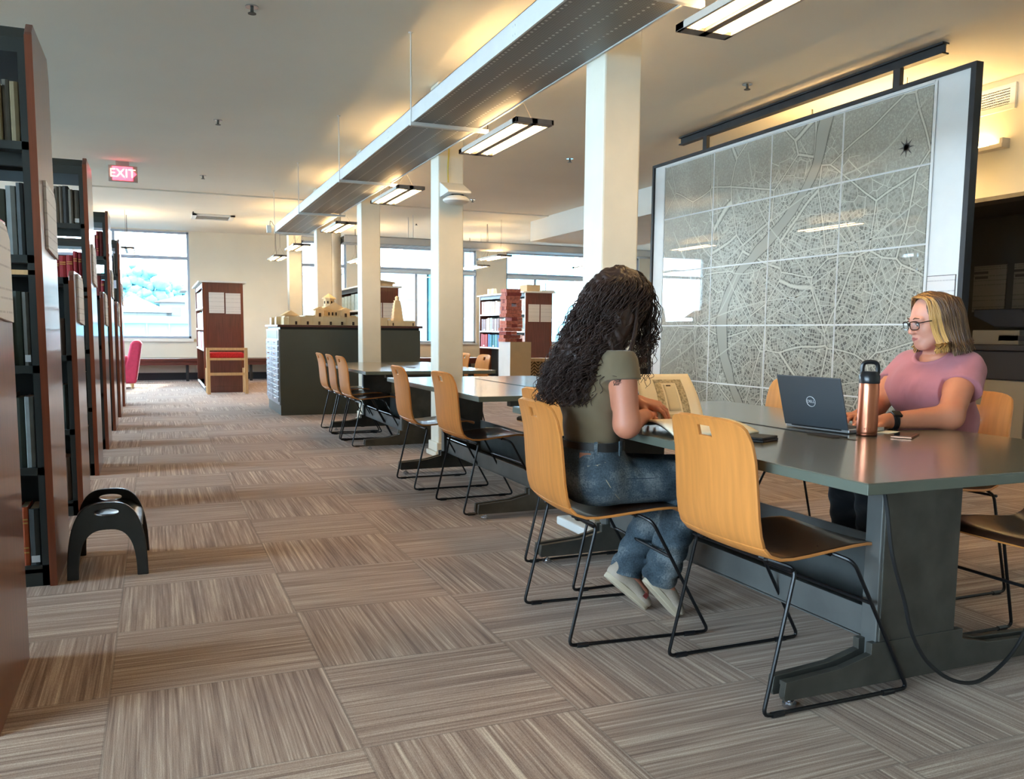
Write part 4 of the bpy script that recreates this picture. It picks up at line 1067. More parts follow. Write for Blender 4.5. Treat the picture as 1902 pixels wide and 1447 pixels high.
for k in range(16):
    a = k*PI/8; r = .085 if k % 2 == 0 else .04; c = (5.5035, 5.22, 2.62)
    mb.add([(c[0], c[1]+r*math.cos(a), c[2]+r*math.sin(a)), (c[0], c[1]+.012*math.cos(a+PI/2), c[2]+.012*math.sin(a+PI/2)), (c[0], c[1]-.012*math.cos(a+PI/2), c[2]-.012*math.sin(a+PI/2))], [(0, 1, 2)])
mb.build('compass_star', ink, t, world=True)
# long straight avenues raised on the sheet as printed lines
mb = MB(); road = mat('printed_avenue', (176, 176, 164), .4, coat=.8)
RDS = [[(8.6, .9), (7.9, 1.25), (7.0, 1.45), (6.2, 1.5)], [(8.65, 2.9), (8.2, 2.35), (7.75, 1.95), (7.2, 1.75), (6.4, 1.9), (5.1, 1.95)], [(7.7, 2.8), (7.6, 2.0), (7.1, 1.3), (6.6, .9)],
       [(5.05, 2.95), (5.5, 2.6), (6.2, 2.45), (7.0, 2.15), (7.5, 1.9)], [(5.05, 2.2), (5.9, 1.75), (6.8, 1.3), (7.9, .75)], [(6.05, 2.4), (5.75, 2.0), (5.5, 1.6), (5.2, 1.35)], [(8.65, .75), (8.1, 1.0), (7.6, 1.35), (7.3, 1.75)],
       [(6.9, 1.7), (6.3, 1.35), (5.8, .95), (5.4, .7)], [(7.2, 2.95), (7.05, 2.5), (6.85, 2.2), (6.3, 1.7), (6.0, 1.2), (5.9, .8)], [(8.5, 2.3), (8.1, 1.7), (8.0, 1.1)]]
for rd in RDS:
    P = smooth_path([Vector((0, a, b)) for a, b in rd], 8)
    for i in range(len(P)-1):
        d = (P[i+1]-P[i]).normalized(); nrm = Vector((0, -d.z, d.y))*.0065
        mb.add([(5.5042, *(P[i]+nrm)[1:]), (5.5042, *(P[i]-nrm)[1:]), (5.5042, *(P[i+1]-nrm)[1:]), (5.5042, *(P[i+1]+nrm)[1:])], [(0, 1, 2, 3)])
mb.build('avenue_lines', road, t, world=True)
o = MB().box(5.508, 5.514, 4.70, 4.95, 1.16, 1.60).build('caption_card', notice_m, base=True); tag(o, 'small printed caption card on the white border of the city plan', 'card')
o = MB().box(5.512, 5.5145, 4.695, 4.955, 1.155, 1.605).build('card_border', ink); 
o.parent = bpy.data.objects['caption_card']; o.location = tuple(-v for v in bpy.data.objects['caption_card'].location)

# ------------------------------------------------------------------ copy alcove behind the plan
t = thing('photocopier', 'dark topped photocopier with grey body in the dim alcove', 'photocopier', (8.6, 6.7, 0))
MB().box(8.1, 8.75, 6.0, 6.95, .02, .70).build('cabinet_body', mat('copier_grey', (150, 150, 146), .5), t, world=True, bevel=.01)
MB().box(8.08, 8.78, 5.98, 6.97, .70, 1.00).build('scanner_body', mat('copier_dark', (40, 44, 58), .5), t, world=True, bevel=.01)
MB().box(8.05, 8.8, 5.75, 6.9, 1.00, 1.06).build('document_feeder', MATS['copier_dark'], t, world=True, bevel=.01)
MB().box(8.1, 8.5, 6.97, 7.25, .80, .84).build('paper_tray', MATS['copier_dark'], t, world=True)
t = thing('desktop_printer', 'small dark printer on a shelf behind the photocopier', 'printer', (9.0, 7.2, 1.0))
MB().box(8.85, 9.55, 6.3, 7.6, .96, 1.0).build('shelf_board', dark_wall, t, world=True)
MB().box(8.95, 9.35, 6.75, 7.35, 1.0, 1.22).build('printer_body', MATS['copier_grey'], t, world=True, bevel=.01)
MB().prism([(6.7, 1.25), (7.05, 1.25), (7.35, 1.38), (7.35, 1.46), (6.75, 1.46), (6.7, 1.40)], 'x', 8.95, 9.35).build('printer_lid', MATS['copier_dark'], t, world=True, bevel=.01)
MB().box(8.95, 9.35, 6.68, 7.0, 1.10, 1.16).build('output_tray', MATS['copier_dark'], t, world=True)
for k in range(3):
    o = MB().box(9.585, 9.597, 6.35+k*.55, 6.80+k*.55, 1.45, 2.05).box(9.58, 9.586, 6.35+k*.55, 6.80+k*.55, 2.02, 2.05, 1).box(9.58, 9.586, 6.6+k*.55, 6.80+k*.55, 1.92, 1.95, 1).box(9.58, 9.586, 6.6+k*.55, 6.78+k*.55, 1.86, 1.89, 1).build('wall_poster', [poster_m, ink], base=True)
    tag(o, '%s dim printed poster from the right on the dark alcove wall' % ORD[k], 'poster', 'posters in the dim alcove')
# wooden cabinet glimpsed between the near column and the plan
t = thing('wooden_cabinet', 'tall brown wooden cabinet glimpsed between the nearest column and the plan', 'cabinet', (10.4, 15.6, 0))
MB().box(9.9, 11.2, 15.4, 15.9, 0, 2.0).build('cabinet_body', mahog_edge, t, world=True)
for k in range(2): MB().box(9.93+k*.64, 10.53+k*.64, 15.375, 15.4, .08, 1.95).build('door', mahog_edge, t, world=True, bevel=.004)
# ------------------------------------------------------------------ things on the front table
t = thing('laptop', 'open grey laptop on the front table facing the person in pink', 'laptop', (2.56, 2.69, TT), 0)
hx, hy = 2.435, 2.685
Mh = Matrix.Translation((hx, hy, TT)) @ Matrix.Rotation(math.radians(8.5), 4, 'Z')    # +x towards the typist
lap = mat('laptop_grey', (92, 98, 104), .38, metal=.5); key_m = mat('laptop_keys', (20, 21, 24), .5)
MB().box(0.0, .215, -.155, .155, .003, .018).xf(Mh).build('laptop_base', mat('laptop_silver', (170, 172, 174), .35, metal=.6), t, world=True, bevel=.003)
mb = MB()
for i in range(5):
    for j in range(13): mb.box(.03+i*.0215, .048+i*.0215, -.138+j*.0213, -.1195+j*.0213, .018, .0195)
mb.xf(Mh).build('keyboard', key_m, t, world=True)
MB().box(.148, .205, -.05, .05, .018, .0188).xf(Mh).build('touchpad', MATS['laptop_grey'], t, world=True)
Ml = Mh @ Matrix.Translation((0, 0, .016)) @ Matrix.Rotation(math.radians(-17), 4, 'Y')
MB().box(-.007, 0, -.155, .155, 0, .212).xf(Ml).build('laptop_lid', lap, t, world=True, bevel=.003)
MB().box(0, .001, -.148, .148, .012, .205).xf(Ml).build('screen', emis('laptop_screen', (190, 205, 220), .8), t, world=True)
MB().tube([(0, -.12, .0), (0, .12, .0)], .006, 8).xf(Ml).build('hinge', black_plastic, t, world=True)
logo = mat('lid_logo_silver', (196, 200, 202), .4, metal=.1)
ringp = [(-.0078, .021*math.cos(a*PI/16), .108+.021*math.sin(a*PI/16)) for a in range(32)]
MB().tube(ringp, .0014, 6, closed=True).xf(Ml).build('lid_logo_ring', logo, t, world=True)
Mt = Ml @ Matrix.Translation((-.0078, 0, .108)) @ Matrix.Rotation(-PI/2, 4, 'Z') @ Matrix.Rotation(PI/2, 4, 'X')
text_obj('lid_logo_letters', 'DELL', .0165, Mt, logo, t, ext=.0008)

t = thing('water_bottle', 'copper insulated bottle with black carry-handle lid on the front table', 'bottle', (2.50, 2.485, TT))
cop = mat('brushed_copper', (190, 120, 92), .28, metal=1.0, var=.05, scale=40, stretch=(1, 1, .05))
MB().lathe((0, 0, 0), [(.034, 0), (.0365, .003), (.0375, .02), (.0375, .175), (.036, .195), (.034, .203)], 32).build('bottle_body', cop, t, smooth=True)
MB().lathe((0, 0, .001), [(.0368, .0), (.0378, .003), (.0378, .007), (.0370, .009)], 32).build('base_ring', mat('copper_dark', (120, 70, 52), .3, metal=1.0), t, smooth=True)
MB().lathe((0, 0, .200), [(.037, 0), (.038, .004), (.038, .028), (.033, .037), (.030, .045), (.0, .046)], 32).build('lid', black_plastic, t, smooth=True)
Mb = Matrix.Rotation(math.radians(-42), 4, 'Z')
hp = [(-.027, 0, .235), (-.027, 0, .262), (-.022, 0, .275), (-.010, 0, .280), (.010, 0, .280), (.022, 0, .275), (.027, 0, .262), (.027, 0, .235)]
MB().tube([Mb @ Vector(p) for p in hp], .0085, 8, sub=3).build('carry_handle', black_plastic, t, smooth=True)
Mt = Matrix.Translation((2.50, 2.485, TT)) @ Matrix.Rotation(math.radians(-45), 4, 'Z') @ Matrix.Translation((0, -.0378, .028)) @ Matrix.Rotation(PI/2, 4, 'X')
text_obj('base_lettering', 'YETI', .013, Mt, MATS['copper_dark'], t, ext=.0003)

t = thing('smartphone', 'dark smartphone lying flat on the table right of the copper bottle', 'phone', (2.615, 2.41, TT), math.radians(33))
MB().box(-.078, .078, -.038, .038, 0, .0085).build('phone_body', mat('phone_gold_frame', (150, 110, 86), .3, metal=.7), t, bevel=.003)
MB().box(-.075, .075, -.035, .035, .0085, .009).build('phone_screen', mat('phone_glass', (30, 24, 24), .08), t)
t = thing('wallet', 'small black folded wallet on the table right of the open book', 'wallet', (2.0, 2.49, TT), math.radians(25))
MB().box(-.06, .06, -.045, .045, 0, .009).build('wallet_flap', mat('black_leather', (24, 24, 26), .5, bump=.2, bscale=300), t, bevel=.003)
MB().box(-.058, .058, -.043, .043, .009, .018).build('wallet_body', MATS['black_leather'], t, bevel=.003)
o = MB().box(-.05, .05, -.03, .03, 0, .0012).xf(Matrix.Translation((2.665, 2.545, TT)) @ Matrix.Rotation(.3, 4, 'Z')).build('white_slip', paper, base=True); tag(o, 'small white paper slip between the laptop and the phone', 'paper')

# open book
t = thing('open_book', 'large open book with an engraved plan held up by the curly-haired person', 'book', (1.95, 2.93, TT))
cover = mat('dark_book_cover', (46, 52, 50), .5)
# flat near half: spine along A->B, fore edge towards the camera
S0, S1 = Vector((1.80, 2.965, TT+.02)), Vector((2.09, 2.955, TT+.02))
def sheet(fn, nu, nv, th, name, m):
    vs = [tuple(fn(i/nu, j/nv)) for i in range(nu+1) for j in range(nv+1)]
    fs = [(i*(nv+1)+j, (i+1)*(nv+1)+j, (i+1)*(nv+1)+j+1, i*(nv+1)+j+1) for i in range(nu) for j in range(nv)]
    o = MB().add(vs, fs).build(name, m, t, world=True, smooth=True)
    s = o.modifiers.new('solid', 'SOLIDIFY'); s.thickness = th; s.offset = 0
    return o
def near_half(u, v, dz=0):
    p = S0.lerp(S1, u); q = Vector((1.73+.37*u, 2.62+.0*u, TT+.006))
    r = p.lerp(q, v); r.z = TT+.004+dz+.030*math.sin(PI*min(1, v*1.0))**.8*(1-v*.35)+.012*(1-v); return r
sheet(lambda u, v: near_half(u, v, -.002), 10, 12, .004, 'book_cover', cover)
sheet(lambda u, v: near_half(u, v, .006), 10, 12, .010, 'page_block', paper_warm)
def far_half(u, v):
    p = S0.lerp(S1, u); q = Vector((1.875+.27*u, 3.17, TT+.205)); r = p.lerp(q, v); r.y += -.012*math.sin(PI*v); r.z += .008*math.sin(PI*v); return r
sheet(far_half, 12, 12, .003, 'raised_page', paper_warm)
def engr():
    m, nt, b = new_mat('engraved_frame_print')
    tc = N(nt, 'ShaderNodeTexCoord'); no = N(nt, 'ShaderNodeTexNoise'); no.inputs['Scale'].default_value = 90; no.inputs['Detail'].default_value = 5; L(nt, tc.outputs['Object'], no.inputs['Vector'])
    r = ramp(nt, no.outputs['Fac'], [(.35, (150, 136, 108)), (.6, (206, 190, 156))]); L(nt, r.outputs['Color'], b.inputs['Base Color']); b.inputs['Roughness'].default_value = .8; return m
eng = engr()
def patch(u0, u1, v0, v1, name, off=-.0022, m=eng):
    def f(a, c):
        u = u0+(u1-u0)*a; v = v0+(v1-v0)*c; p = far_half(u, v)
        n = (far_half(u+.01, v)-p).cross(far_half(u, v+.01)-p).normalized(); 
        if n.y > 0: n = -n
        return p+n*.0025
    o = sheet(f, 6, 8, .0004, name, m); return o
patch(.30, .80, .78, .86, 'print_lintel'); patch(.30, .42, .12, .78, 'print_left_column'); patch(.68, .80, .12, .78, 'print_right_column'); patch(.30, .80, .06, .14, 'print_base')
patch(.45, .65, .20, .74, 'print_panel', m=mat('print_panel_tone', (226, 212, 180), .8)); patch(.50, .58, .70, .73, 'print_caption', m=MATS['model_openings'])
# ------------------------------------------------------------------ people: implicit surfaces turned into meshes
V3 = lambda *a: np.array(a, dtype=np.float64)
def unit(v): v = np.asarray(v, float); return v/np.linalg.norm(v)
def CAP(a, b, ra, rb=None, k=.03, op='u'): return ('cap', V3(*a), V3(*b), ra, ra if rb is None else rb, k, op)
def ELL(c, r, R=None, k=.03, op='u'): return ('ell', V3(*c), V3(*r), None if R is None else np.array(R, float), None, k, op)
def sdf_eval(prims, ax, post=None):
    X, Y, Z = np.meshgrid(*[a.astype(np.float32) for a in ax], indexing='ij')
    D = np.full(X.shape, 1.0, np.float32)
    for p in prims:
        kind, A, B, C_, D_, k, op = p
        if kind == 'cap':
            r = max(C_, D_); lo = np.minimum(A, B)-r-k-.03; hi = np.maximum(A, B)+r+k+.03
        else:
            r = float(B.max()); lo = A-r-k-.03; hi = A+r+k+.03
        s = []
        for i in range(3):
            i0 = int(np.searchsorted(ax[i], lo[i])); i1 = int(np.searchsorted(ax[i], hi[i])); s.append(slice(i0, i1))
        s = tuple(s); x, y, z = X[s], Y[s], Z[s]
        if x.size == 0: continue
        if kind == 'cap':
            ba = B-A; l2 = float(ba@ba) or 1e-9
            t = ((x-A[0])*ba[0]+(y-A[1])*ba[1]+(z-A[2])*ba[2])/l2; t = np.clip(t, 0, 1)
            d = np.sqrt((x-A[0]-t*ba[0])**2+(y-A[1]-t*ba[1])**2+(z-A[2]-t*ba[2])**2)-(C_+(D_-C_)*t)
        else:
            q = [x-A[0], y-A[1], z-A[2]]
            if C_ is not None: q = [q[0]*C_[i][0]+q[1]*C_[i][1]+q[2]*C_[i][2] for i in range(3)]
            k0 = np.sqrt((q[0]/B[0])**2+(q[1]/B[1])**2+(q[2]/B[2])**2)
            k1 = np.sqrt((q[0]/B[0]**2)**2+(q[1]/B[1]**2)**2+(q[2]/B[2]**2)**2)+1e-9
            d = k0*(k0-1)/k1
        cur = D[s]
        if op == 'u':
            h = np.clip(.5+.5*(cur-d)/k, 0, 1); D[s] = cur*(1-h)+d*h-k*h*(1-h)
        elif op == 's':
            h = np.clip(.5-.5*(cur+d)/k, 0, 1); D[s] = cur*(1-h)-d*h+k*h*(1-h)
    if post is not None: D = post(D, X, Y, Z)
    return D
def sdf_eval_grid(prims, X, Y, Z): return sdf_eval(prims, [X[:, 0, 0], Y[0, :, 0], Z[0, 0, :]])
def nets(D, ax):
    S = D < 0; n = D.shape
    c = [a.astype(np.float64) for a in ax]; h = [c[i][1]-c[i][0] for i in range(3)]
    cn = tuple(x-1 for x in n)
    cnt = np.zeros(cn, np.int16); pos = np.zeros(cn+(3,), np.float32)
    cor = [(i, j, k) for i in (0, 1) for j in (0, 1) for k in (0, 1)]
    def sl(o): return tuple(slice(o[a], n[a]-1+o[a]) for a in range(3))
    for a in cor:
        for d in range(3):
            if a[d] == 1: continue
            b = list(a); b[d] = 1; b = tuple(b)
            va, vb = D[sl(a)], D[sl(b)]; m = (va < 0) != (vb < 0)
            t = np.where(m, va/np.where(m, va-vb, 1), 0)
            cnt += m
            for e in range(3): pos[..., e] += np.where(m, a[e]+(t if e == d else 0), 0)
    act = cnt > 0; idx = -np.ones(cn, np.int64); idx[act] = np.arange(act.sum())
    P = pos[act]/cnt[act][:, None]; I = np.argwhere(act)
    V = np.stack([c[e][0]+(I[:, e]+P[:, e])*h[e] for e in range(3)], 1)
    F = []
    for d in range(3):
        o1, o2 = [x for x in range(3) if x != d]
        sa = [slice(1, n[x]-1) for x in range(3)]; sa[d] = slice(0, n[d]-1); sb = list(sa); sb[d] = slice(1, n[d])
        m = S[tuple(sa)] != S[tuple(sb)]; w = np.argwhere(m)
        if len(w) == 0: continue
        base = w.copy(); base[:, o1] += 1; base[:, o2] += 1
        ins = S[tuple(sa)][m]
        def at(a, b):
            q = base.copy(); q[:, o1] -= a; q[:, o2] -= b; return idx[q[:, 0], q[:, 1], q[:, 2]]
        q = np.stack([at(1, 1), at(0, 1), at(0, 0), at(1, 0)], 1)
        flip = ins if d != 1 else ~ins
        q = np.where(flip[:, None], q, q[:, ::-1]); F.append(q)
    F = np.concatenate(F); F = F[(F >= 0).all(1)]
    return V, F
def axes(lo, hi, h): return [np.arange(lo[i], hi[i]+h, h) for i in range(3)]
def sdf_mesh(name, prims, lo, hi, h, mats, parent, fine=(), post=None, matfn=None):
    """fine: list of (lo, hi, h, prims) boxes re-sampled at a finer step; the coarse faces inside are dropped"""
    ax = axes(lo, hi, h); V, F = nets(sdf_eval(prims, ax, post), ax)
    Vs = [V]; Fs = []; off = len(V)
    cen = V[F].mean(1); keep = np.ones(len(F), bool)
    for (l, u, hh) in fine:
        l = V3(*l); u = V3(*u); keep &= ~((cen > l+h*.6) & (cen < u-h*.6)).all(1)
    Fs.append(F[keep])
    for (l, u, hh) in fine:
        a2 = axes(l, u, hh); V2, F2 = nets(sdf_eval(prims, a2, post), a2); Vs.append(V2); Fs.append(F2+off); off += len(V2)
    V = np.concatenate(Vs); F = np.concatenate(Fs)
    used = np.zeros(len(V), bool); used[F.ravel()] = True; re = np.cumsum(used)-1; V = V[used]; F = re[F]
    ctr = (V3(*lo)+V3(*hi))/2
    me = bpy.data.meshes.new(name); me.from_pydata([], [], [])
    pl = np.array(parent.location) if parent is not None else np.zeros(3)
    me.vertices.add(len(V)); me.vertices.foreach_set('co', (V-pl).astype(np.float32).ravel())
    me.loops.add(F.size); me.loops.foreach_set('vertex_index', F.astype(np.int32).ravel())
    me.polygons.add(len(F)); me.polygons.foreach_set('loop_start', np.arange(0, F.size, 4, dtype=np.int32)); me.polygons.foreach_set('use_smooth', np.ones(len(F), bool))
    for m in (mats if isinstance(mats, (list, tuple)) else [mats]): me.materials.append(m)
    if matfn is not None: me.polygons.foreach_set('material_index', matfn(V[F].mean(1)).astype(np.int32))
    me.update(calc_edges=True); me.validate()
    o = bpy.data.objects.new(name, me); COL.objects.link(o)
    if parent is not None: o.parent = parent
    return o
def frame3(f, up=(0, 0, 1)):
    f = unit(f); l = unit(np.cross(up, f)); u = np.cross(f, l); return np.array([f, l, u])
def head_prims(C, R, s=1.0):
    def W(p): return tuple(V3(*C)+s*(p[0]*R[0]+p[1]*R[1]+p[2]*R[2]))
    def e(c, r, k=.02, op='u'): return ELL(W(c), tuple(np.array(r)*s), R, k*s, op)
    def c(a, b, ra, rb=None, k=.012, op='u'): return CAP(W(a), W(b), ra*s, (rb if rb is not None else ra)*s, k*s, op)
    P = [e((-.012, 0, .030), (.096, .076, .090)), e((.030, 0, -.030), (.060, .056, .084), .03), e((.058, 0, -.082), (.026, .026, .022), .03),
         c((.028, .044, -.055), (.060, .016, -.090), .016, .016, .025), c((.028, -.044, -.055), (.060, -.016, -.090), .016, .016, .025),
         e((.060, .034, -.024), (.024, .020, .022), .025), e((.060, -.034, -.024), (.024, .020, .022), .025),
         c((.084, .012, .022), (.076, .042, .020), .009, .007, .014), c((.084, -.012, .022), (.076, -.042, .020), .009, .007, .014),
         e((.100, .031, .004), (.018, .018, .012), .012, 's'), e((.100, -.031, .004), (.018, .018, .012), .012, 's'),
         e((.073, .031, .003), (.0155, .0165, .0125), .003), e((.073, -.031, .003), (.0155, .0165, .0125), .003),
         c((.086, 0, .012), (.106, 0, -.026), .0065, .0095, .010), e((.097, .010, -.031), (.010, .007, .006), .006), e((.097, -.010, -.031), (.010, .007, .006), .006),
         e((.082, 0, -.060), (.014, .026, .016), .012),
         c((.0925, .004, -.0535), (.083, .022, -.0575), .0052, .0025, .004), c((.0925, -.004, -.0535), (.083, -.022, -.0575), .0052, .0025, .004),
         c((.0905, .0, -.0635), (.083, .018, -.061), .0062, .0030, .004), c((.0905, .0, -.0635), (.083, -.018, -.061), .0062, .0030, .004),
         c((.099, -.024, -.0585), (.099, .024, -.0585), .0018, .0018, .003, 's'),
         e((-.004, .076, -.006), (.018, .008, .030), .006), e((-.004, -.076, -.006), (.018, .008, .030), .006)]
    return P, W
def hand_prims(wr, d, n, thumb, curl=.35, spread=.16, s=1.0, tcurl=.3):
    """wrist, finger direction, palm normal, +1/-1 for the thumb side (thumb side = cross(d, n)*thumb)"""
    wr = V3(*wr); d = unit(d); n = unit(np.array(n)-np.dot(n, d)*d); q = np.cross(d, n)*thumb
    P = []
    off = [.030, .010, -.011, -.030]; ln = [.070, .078, .072, .056]; kn = [.088, .092, .088, .080]; rr = [.0088, .0090, .0086, .0076]
    for i in range(4):
        k0 = wr+d*kn[i]*s+q*off[i]*s
        P.append(CAP(wr+q*off[i]*.55*s+d*.012*s, k0, .0155*s, .0125*s, k=.014*s))
        a = spread*(off[i]/.03); dd = unit(d*math.cos(a)+q*math.sin(a)); c = curl*(1+.12*i)
        p = k0; ang = c*.6
        for j, (fl, ra) in enumerate(((.45, 1.0), (.31, .92), (.24, .84))):
            v = dd*math.cos(ang)+n*math.sin(ang); e = p+v*ln[i]*fl*s
            P.append(CAP(p, e, rr[i]*ra*s, rr[i]*(ra-.08)*s, k=.004*s)); p = e; ang += c
    t0 = wr+d*.022*s+q*.026*s+n*.006*s; v = unit(d*.75+q*.75+n*.25); t1 = t0+v*.040*s; v2 = unit(d*.95+q*.30+n*tcurl); t2 = t1+v2*.032*s; v3 = unit(d*.98+q*.05+n*tcurl*1.3); t3 = t2+v3*.026*s
    P += [CAP(t0, t1, .0165*s, .0115*s, k=.014*s), CAP(t1, t2, .0108*s, .0098*s, k=.005*s), CAP(t2, t3, .0098*s, .0082*s, k=.004*s)]
    return P
def skin(name, rgb):
    m, nt, b = new_mat(name)
    tc = N(nt, 'ShaderNodeTexCoord'); no = N(nt, 'ShaderNodeTexNoise'); no.inputs['Scale'].default_value = 14; no.inputs['Detail'].default_value = 3; L(nt, tc.outputs['Object'], no.inputs['Vector'])
    c = lin(rgb); r = ramp(nt, no.outputs['Fac'], [(.3, (c[0]*.95, c[1]*.9, c[2]*.9, 1)), (.7, (min(1, c[0]*1.04), c[1]*1.04, c[2]*1.04, 1))]); L(nt, r.outputs['Color'], b.inputs['Base Color'])
    b.inputs['Roughness'].default_value = .5; b.inputs['Subsurface Weight'].default_value = .12; b.inputs['Subsurface Radius'].default_value = (.012, .005, .003); b.inputs['Subsurface Scale'].default_value = 1.0
    return m
skin_a = skin('skin_warm', (198, 130, 102)); skin_b = skin('skin_fair', (200, 130, 98)); lip_m = mat('lips', (168, 92, 84), .4); skin_face = skin('skin_face', (208, 150, 128))
def fabric(name, rgb, fold=.5, fscale=9, weave=500, var=.08):
    m, nt, b = new_mat(name)
    tc = N(nt, 'ShaderNodeTexCoord'); no = N(nt, 'ShaderNodeTexNoise'); no.inputs['Scale'].default_value = fscale; no.inputs['Detail'].default_value = 2.5; no.inputs['Distortion'].default_value = .6; L(nt, tc.outputs['Object'], no.inputs['Vector'])
    c = lin(rgb); r = ramp(nt, no.outputs['Fac'], [(.3, tuple(v*(1-var) for v in c[:3])+(1,)), (.7, tuple(min(1, v*(1+var)) for v in c[:3])+(1,))]); L(nt, r.outputs['Color'], b.inputs['Base Color'])
    b.inputs['Roughness'].default_value = .85; b.inputs['Sheen Weight'].default_value = .2; b.inputs['Specular IOR Level'].default_value = .2
    bp = N(nt, 'ShaderNodeBump'); bp.inputs['Strength'].default_value = fold; bp.inputs['Distance'].default_value = .02; L(nt, no.outputs['Fac'], bp.inputs['Height'])
    n2 = N(nt, 'ShaderNodeTexNoise'); n2.inputs['Scale'].default_value = weave; L(nt, tc.outputs['Object'], n2.inputs['Vector'])
    b2 = N(nt, 'ShaderNodeBump'); b2.inputs['Strength'].default_value = .15; b2.inputs['Distance'].default_value = .002; L(nt, n2.outputs['Fac'], b2.inputs['Height']); L(nt, bp.outputs['Normal'], b2.inputs['Normal']); L(nt, b2.outputs['Normal'], b.inputs['Normal'])
    return m
olive = fabric('olive_tshirt', (112, 98, 76), .35, 8); pink = fabric('dusty_pink_tshirt', (176, 112, 118), .35, 8); black_f = fabric('black_trousers', (22, 24, 28), .4, 9)
def denim_mat():
    m, nt, b = new_mat('faded_denim')
    tc = N(nt, 'ShaderNodeTexCoord'); no = N(nt, 'ShaderNodeTexNoise'); no.inputs['Scale'].default_value = 7; no.inputs['Detail'].default_value = 4; L(nt, tc.outputs['Object'], no.inputs['Vector'])
    n2 = N(nt, 'ShaderNodeTexNoise'); n2.inputs['Scale'].default_value = 160; n2.inputs['Detail'].default_value = 3; L(nt, tc.outputs['Object'], n2.inputs['Vector'])
    ad = N(nt, 'ShaderNodeMath', operation='MULTIPLY_ADD'); L(nt, n2.outputs['Fac'], ad.inputs[0]); ad.inputs[1].default_value = .35; L(nt, no.outputs['Fac'], ad.inputs[2])
    r = ramp(nt, ad.outputs[0], [(.45, (42, 52, 60)), (.66, (74, 86, 94)), (.86, (136, 142, 144))]); L(nt, r.outputs['Color'], b.inputs['Base Color'])
    b.inputs['Roughness'].default_value = .9; b.inputs['Specular IOR Level'].default_value = .15
    bp = N(nt, 'ShaderNodeBump'); bp.inputs['Strength'].default_value = .5; bp.inputs['Distance'].default_value = .015; L(nt, ad.outputs[0], bp.inputs['Height']); L(nt, bp.outputs['Normal'], b.inputs['Normal'])
    return m
denim_m = denim_mat(); seam_m = mat('denim_seam_thread', (168, 158, 132), .8); denim_dark = mat('denim_seam_dark', (44, 56, 72), .9)
belt_m = mat('black_leather_belt', (24, 22, 22), .5); patch_m = mat('brown_leather_patch', (150, 92, 60), .6)
shoe_m = mat('beige_shoe_canvas', (168, 152, 136), .75, var=.06, scale=30, bump=.3, bscale=180); sole_m = mat('cream_shoe_sole', (190, 174, 150), .6); shoe_w = mat('white_knit_shoe', (200, 206, 212), .7, var=.06, scale=30, bump=.3, bscale=200)

def shoe(name, heel, toe, up, m, ms, parent, w=.044, label=None):
    """heel and toe: sole points"""
    heel = V3(*heel); toe = V3(*toe); f = unit(toe-heel); Ls = np.linalg.norm(toe-heel); l = unit(np.cross(up, f)); u = np.cross(f, l); R = np.array([f, l, u])
    def P(a, b, c): return tuple(heel+f*a*Ls+l*b+u*c)
    pr = [ELL(P(.16, 0, .040), (.045, w*.80, .038), R, .02), ELL(P(.45, 0, .042), (.075, w*.86, .040), R, .03), ELL(P(.78, 0, .030), (.062, w*1.02, .028), R, .03), CAP(P(.14, 0, .05), P(.12, 0, .090), .034, .032, .02)]
    lo = np.minimum(heel, toe)-.09; hi = np.maximum(heel, toe)+.09; hi[2] += .04
    def post(D, X, Y, Z): return np.maximum(D, -((X-heel[0])*u[0]+(Y-heel[1])*u[1]+(Z-heel[2])*u[2]-.018))
    o = sdf_mesh(name, pr, lo, hi, .0045, m, parent, post=post)
    pts = []
    for i in range(36):
        a = 2*PI*i/36; ca, sa = math.cos(a), math.sin(a)
        x = .5+.53*(abs(ca)**.8)*(1 if ca > 0 else -1); wd = w*(.86+.22*max(0, ca))
        pts.append((x, wd*(abs(sa)**.8)*(1 if sa > 0 else -1)))
    mb = MB(); vs = [P(a, b, 0) for a, b in pts]+[P(a*1.0, b*1.03, .024) for a, b in pts]; n = 36
    mb.add([Vector(v) for v in vs], [tuple(range(n-1, -1, -1)), tuple(range(n, 2*n))]+[(i, (i+1) % n, (i+1) % n+n, i+n) for i in range(n)])
    s = mb.build('shoe_sole', ms, None, bevel=.004, seg=2, smooth=True)
    s.parent = o; s.location = tuple(-np.array(parent.location))
    # laces
    mb = MB()
    for k in range(5):
        a = .42+.07*k; mb.tube([P(a, -.026, .076-.014*k), P(a+.01, 0, .088-.014*k), P(a, .026, .076-.014*k)], .0022, 5, sub=3)
    c = mb.build('laces', ms, None); c.parent = o; c.location = s.location
    return o

def strand_curve(name, strands, m, parent, r=.002, res=0):
    cu = bpy.data.curves.new(name, 'CURVE'); cu.dimensions = '3D'; cu.bevel_depth = r; cu.bevel_resolution = res; cu.use_fill_caps = False
    pl = np.array(parent.location) if parent.type == 'EMPTY' else np.array(parent.parent.location)
    for P, rad in strands:
        s = cu.splines.new('POLY'); s.points.add(len(P)-1)
        a = np.ones((len(P), 4), np.float32); a[:, :3] = P-pl; s.points.foreach_set('co', a.ravel()); s.points.foreach_set('radius', np.asarray(rad, np.float32))
    cu.materials.append(m)
    o = bpy.data.objects.new(name, cu); COL.objects.link(o)
    dg = bpy.context.evaluated_depsgraph_get(); me = bpy.data.meshes.new_from_object(o.evaluated_get(dg)); me.name = name
    bpy.data.objects.remove(o); bpy.data.curves.remove(cu)
    if not me.materials: me.materials.append(m)
    me.polygons.foreach_set('use_smooth', [True]*len(me.polygons))
    o = bpy.data.objects.new(name, me); COL.objects.link(o); o.parent = parent
    return o
